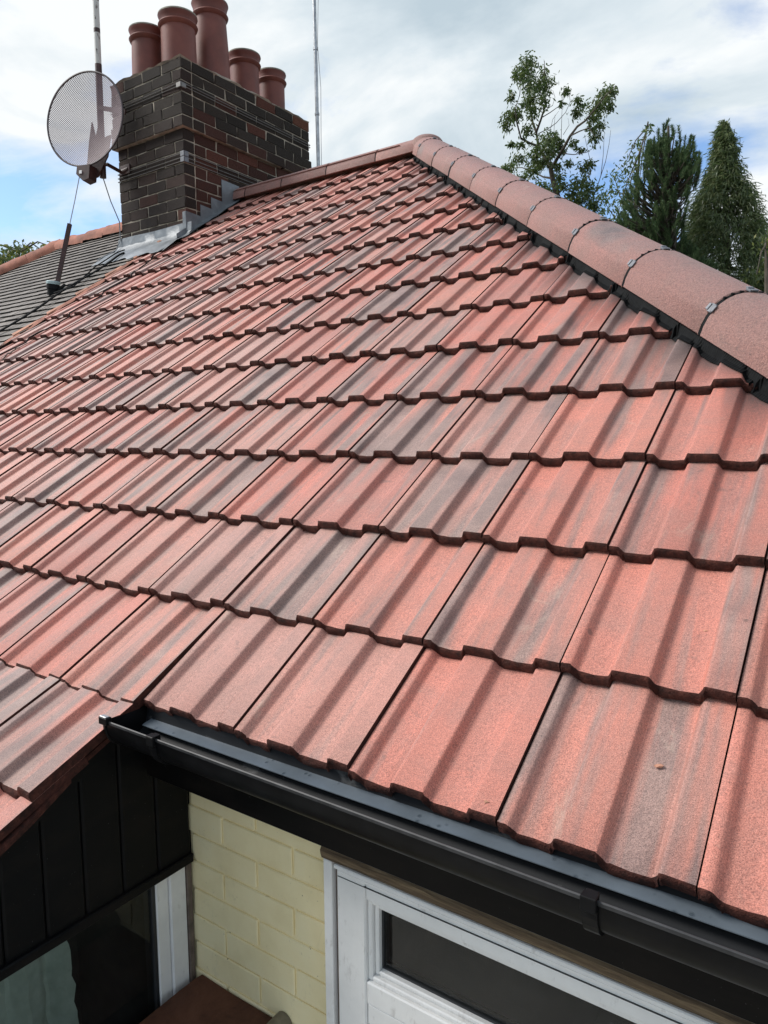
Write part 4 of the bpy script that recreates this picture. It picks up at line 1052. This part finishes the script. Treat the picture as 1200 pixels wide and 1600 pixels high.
cl = [(300, 200, 60, 60), (280, 290, 75, 80), (430, 300, 35, 70), (430, 400, 75, 80), (430, 520, 40, 80), (320, 400, 60, 80), (320, 520, 50, 60), (340, 620, 45, 70), (200, 300, 35, 60), (160, 490, 30, 50), (150, 660, 70, 60), (200, 640, 50, 50), (110, 740, 40, 50), (290, 780, 45, 50), (270, 560, 30, 30),
      (470, 850, 65, 55), (450, 930, 60, 60), (520, 830, 40, 40), (360, 980, 55, 70), (440, 1050, 60, 50), (380, 1070, 50, 50), (230, 900, 40, 25), (150, 895, 28, 22), (210, 1020, 60, 45), (130, 1100, 60, 40), (330, 1120, 60, 50), (260, 1180, 50, 40), (560, 890, 50, 50), (510, 960, 40, 50), (620, 450, 35, 35), (590, 550, 15, 20), (720, 520, 35, 35), (710, 620, 40, 50), (770, 560, 25, 15),
      (960, 470, 70, 60), (910, 560, 80, 70), (1010, 440, 45, 35), (1000, 560, 35, 50), (860, 660, 60, 60), (920, 740, 40, 35), (870, 830, 45, 55), (840, 760, 35, 25), (690, 890, 32, 32), (750, 940, 35, 18), (640, 1060, 38, 28), (780, 1100, 55, 45), (830, 1060, 40, 30), (570, 1180, 40, 40), (590, 1250, 40, 40), (430, 1260, 60, 40), (480, 1310, 40, 30), (740, 1230, 80, 55), (820, 1280, 70, 60), (680, 1310, 70, 60), (760, 1380, 100, 70), (860, 1420, 60, 60), (660, 1400, 60, 50), (590, 950, 30, 30), (130, 1160, 50, 30), (550, 1090, 30, 40)]
m = MB()
for x, y, rx, ry in cl:
    sc = MPP / 5.45; c = Z(x, y, rnd.uniform(-.7, .7)); leafmb(m, c, int(40 + rx * ry / 22), (rx * sc, rx * sc * .9, ry * sc), .10, .036)
m.build('crown', M_ash, T1, fix=False)
# second, denser broadleaf behind the pine
def leafy_tree(name, label, blobs, dist, ox, oy, sc, mat, gx, dens=1.0, L_=.13, W_=.05, trunkpts=None, cat='tree'):
    b = at(*gx, dist); T = tag(empty(name, (b.x, b.y, GZ)), label, cat); m = MB(); sm = dist / FPX * 1.02 / sc
    if trunkpts:
        P = [Vector((b.x, b.y, GZ))] + [zpt(ox, oy, sc, x, y, dist) for x, y in trunkpts]; n = len(P); m.tube(P, [.09 - .08 * k / (n - 1) for k in range(n)], 7)
        for x, y, rx, ry in blobs[::2]:
            q0 = P[min(n - 1, 1 + int(rnd.random() * (n - 1)))]; q1 = zpt(ox, oy, sc, x, y, dist + rnd.uniform(-.5, .5)); m.tube([q0, q0.lerp(q1, .5) + Vector((0, 0, .15)), q1], [.02, .013, .006], 5)
        m.build('trunk', M_bark, T, smooth=True)
    m = MB()
    for x, y, rx, ry in blobs: leafmb(m, zpt(ox, oy, sc, x, y, dist + rnd.uniform(-1, 1)), int(dens * (30 + rx * ry * sm * sm / (L_ * W_) * 2.6)), (rx * sm, rx * sm, ry * sm), L_, W_)
    m.build('crown', mat, T, fix=False); return T
leafy_tree('broadleaf_tree', 'leafy green tree behind the left side of the pine', [(370, 140, 30, 40), (300, 240, 55, 40), (270, 320, 60, 50), (340, 330, 60, 60), (200, 400, 60, 50), (290, 420, 70, 60), (130, 470, 50, 40), (220, 500, 80, 60), (90, 560, 60, 50), (170, 600, 80, 60), (60, 640, 50, 50), (110, 700, 80, 60), (200, 720, 80, 60), (40, 720, 40, 40), (300, 560, 60, 70), (300, 760, 80, 60), (140, 790, 60, 40)], 19.5, 930, 170, 4.44, M_ash, (985, 500), 1.0, .12, .045, [(300, 1100), (280, 700), (290, 500), (310, 300), (360, 130)])
# pine: upright shoots with radiating needles
DP = 16.0; sm = DP / FPX * 1.02 / 4.44
pb = at(1040, 600, DP); T3 = tag(empty('pine_tree', (pb.x, pb.y, GZ)), 'dark green pine with upright candle like shoots', 'tree')
ZP = lambda x, y, dd=0.0: zpt(930, 170, 4.44, x, y, DP + dd)
shoots = [(510, 70), (475, 105), (532, 120), (440, 140), (577, 120), (545, 150), (625, 190), (665, 190), (690, 260), (725, 310), (375, 220), (412, 200), (490, 170), (455, 200), (520, 210), (490, 250), (350, 290), (430, 260), (560, 230), (600, 270), (640, 280), (660, 320), (700, 370)]
wid = [(120, 430, 590), (200, 365, 690), (300, 335, 735), (400, 300, 735), (500, 240, 700), (600, 190, 660), (700, 150, 640), (800, 130, 600), (900, 200, 640), (1000, 350, 760), (1120, 520, 900)]
def spanx(y):
    for (a0_, l0, r0), (a1_, l1, r1) in zip(wid, wid[1:]):
        if a0_ <= y <= a1_: t = (y - a0_) / (a1_ - a0_); return l0 + (l1 - l0) * t, r0 + (r1 - r0) * t
    return wid[-1][1:]
holes = [(340, 600, 40, 50), (560, 850, 45, 60), (600, 610, 40, 60), (545, 360, 25, 50), (665, 470, 40, 30), (520, 720, 20, 30), (615, 480, 20, 40)]
k = 0
while k < 560:
    y = 180 + 920 * rnd.random() ** .8; l_, r_ = spanx(y); x = rnd.uniform(l_, r_)
    if any(abs(x - a_) < c_ and abs(y - b_) < d_ for a_, b_, c_, d_ in holes): continue
    shoots.append((x, y)); k += 1
mt_ = MB(); mc = MB()
tk = [Vector((pb.x, pb.y, GZ)), ZP(500, 1250), ZP(520, 900), ZP(500, 600), ZP(500, 350), ZP(508, 120)]
mt_.tube(tk, [.2, .17, .13, .09, .06, .02], 8)
for (x, y) in shoots:
    l_, r_ = spanx(max(120, y)); half = max(20, (r_ - l_) / 2); dd = rnd.uniform(-1, 1) * half * sm * .9; off_ = (x - 510) / 300
    tip = ZP(x, y, dd); ln_ = rnd.uniform(.20, .36); ax = Vector((off_ * .45 + rnd.uniform(-.3, .3), rnd.uniform(-.3, .3), 1)).normalized(); b0 = tip - ax * ln_
    f = min(1, max(0, (y - 60) / 900)); tr = tk[5].lerp(tk[2], min(1, f + .22)); mid = b0.lerp(tr, .5) + Vector((0, 0, -.12)); mt_.tube([tr, mid, b0, tip], [.02, .015, .01, .005], 5, caps=False)
    nn_ = 130
    for q in range(nn_):
        t = rnd.random(); p = b0 + ax * ln_ * t; a_ = rnd.uniform(0, math.tau); sdv = ax.cross(Vector((1, .3, 0))).normalized(); sd2 = ax.cross(sdv)
        rad = sdv * math.cos(a_) + sd2 * math.sin(a_); d_ = (rad + ax * rnd.uniform(.3, 1.3)).normalized(); nl = rnd.uniform(.065, .105) * (1.1 - .35 * t); wv = ax.cross(rad) * .009
        mc.add([p - wv, p + wv, p + d_ * nl], [(0, 1, 2)])
mt_.build('trunk', M_bark, T3, smooth=True); mc.build('crown', M_pine, T3, fix=False)
# drooping conifer
DCN = 17.5; sm = DCN / FPX * 1.02 / 4.44
cb_ = at(1132, 600, DCN); T4 = tag(empty('drooping_conifer', (cb_.x, cb_.y, GZ)), 'narrow pointed conifer with drooping sprays right of the pine', 'tree')
ZC = lambda x, y, dd=0.0: zpt(930, 170, 4.44, x, y, DCN + dd)
cw = [(75, 890, 910), (130, 880, 930), (200, 868, 965), (300, 840, 968), (400, 828, 985), (470, 790, 1000), (540, 770, 1060), (620, 730, 1095), (720, 690, 1110), (820, 660, 1170), (950, 640, 1210), (1150, 620, 1260), (1400, 600, 1300)]
def spc(y):
    for (a0_, l0, r0), (a1_, l1, r1) in zip(cw, cw[1:]):
        if a0_ <= y <= a1_: t = (y - a0_) / (a1_ - a0_); return l0 + (l1 - l0) * t, r0 + (r1 - r0) * t
    return cw[0][1:]
mt_ = MB(); mc = MB(); tk = [Vector((cb_.x, cb_.y, GZ)), ZC(905, 1300), ZC(905, 800), ZC(905, 400), ZC(900, 150), ZC(890, 78), ZC(882, 95)]
mt_.tube(tk, [.14, .11, .07, .045, .02, .012, .006], 8)
for q in range(900):
    y = 80 + 1200 * rnd.random() ** .75; l_, r_ = spc(y); u = rnd.choice((-1, 1)) * rnd.random() ** .75; x = (l_ + r_) / 2 + u * (r_ - l_) / 2
    if any(abs(x - a_) < c_ and abs(y - b_) < d_ for a_, b_, c_, d_ in ((820, 650, 25, 40), (1015, 690, 22, 40), (980, 960, 30, 40), (1150, 1050, 25, 40), (905, 590, 14, 20))): continue
    dd = rnd.uniform(-1, 1) * math.sqrt(max(0, 1 - u * u)) * (r_ - l_) / 2 * sm
    p = ZC(x, y, dd); out = Vector((p.x - cb_.x, p.y - cb_.y, 0)); out = out.normalized() if out.length > .01 else Vector((1, 0, 0))
    gs = min(.085, .012 + (r_ - l_) * sm * .10)
    for k2 in range(40):
        s0_ = p + Vector((rnd.gauss(0, gs), rnd.gauss(0, gs), rnd.gauss(0, gs))); a_ = (out * rnd.uniform(.1, .8) + Vector((rnd.uniform(-.6, .6), rnd.uniform(-.6, .6), rnd.uniform(-1.3, .05)))).normalized(); b_ = a_.cross(Vector((rnd.uniform(-1, 1), rnd.uniform(-1, 1), rnd.uniform(-1, 1)))).normalized(); l2 = rnd.uniform(.08, .20)
        mc.add([s0_, s0_ + a_ * l2 * .5 + b_ * .0105, s0_ + a_ * l2, s0_ + a_ * l2 * .5 - b_ * .0105], [(0, 1, 2, 3)])
    if q % 9 == 0 and y > 320 and abs(u) > .35:
        tr = ZC(905, y - 45); mt_.tube([tr, tr.lerp(p, .5) + Vector((0, 0, .10)), p], [.014, .009, .004], 4, caps=False)
mt_.build('trunk', M_bark, T4, smooth=True); mc.build('crown', M_cyp, T4, fix=False)
leafy_tree('shrub', 'low leafy shrub at the right edge below the conifer', [(1180, 950, 60, 80), (1200, 1080, 60, 80), (1120, 1150, 80, 60), (1230, 850, 50, 60)], 15.0, 930, 170, 4.44, M_bush, (1200, 600), 1.0, .11, .05, [(1200, 1400), (1190, 1100), (1180, 950)], 'shrub')
leafy_tree('evergreen_shrub', 'dense evergreen shrub filling the gap between pine and conifer', [(560, 900, 70, 60), (640, 820, 60, 60), (700, 720, 50, 60), (740, 620, 40, 50), (620, 960, 90, 60), (720, 900, 90, 80), (780, 1000, 90, 80), (680, 1060, 90, 60), (860, 1080, 90, 60), (420, 960, 60, 40), (500, 1000, 70, 40), (330, 880, 60, 50), (240, 830, 60, 40)], 18.5, 930, 170, 4.44, M_cyp, (1080, 600), 1.2, .10, .03, [(660, 1300), (680, 1000), (700, 800)], 'shrub')
leafy_tree('bushy_tree', 'bushy green tree with yellowing tips beyond the old roof ridge', [(60, 300, 70, 60), (150, 240, 90, 60), (250, 260, 80, 60), (330, 290, 70, 50), (420, 260, 60, 50), (480, 230, 60, 30), (560, 240, 60, 40), (0, 350, 60, 80), (120, 360, 90, 80), (250, 380, 90, 70), (380, 360, 90, 60), (500, 320, 90, 50), (620, 260, 40, 30), (-80, 330, 80, 80), (-160, 300, 80, 80), (-60, 440, 100, 80), (100, 450, 100, 80), (260, 450, 100, 60), (440, 420, 100, 60)], 15.0, 0, 350, 6.31, M_bush, (60, 500), 1.7, .10, .045, [(200, 900), (180, 600), (170, 400), (190, 280)])
for o in scene.objects:
    if '_inv' in o.keys(): del o['_inv']
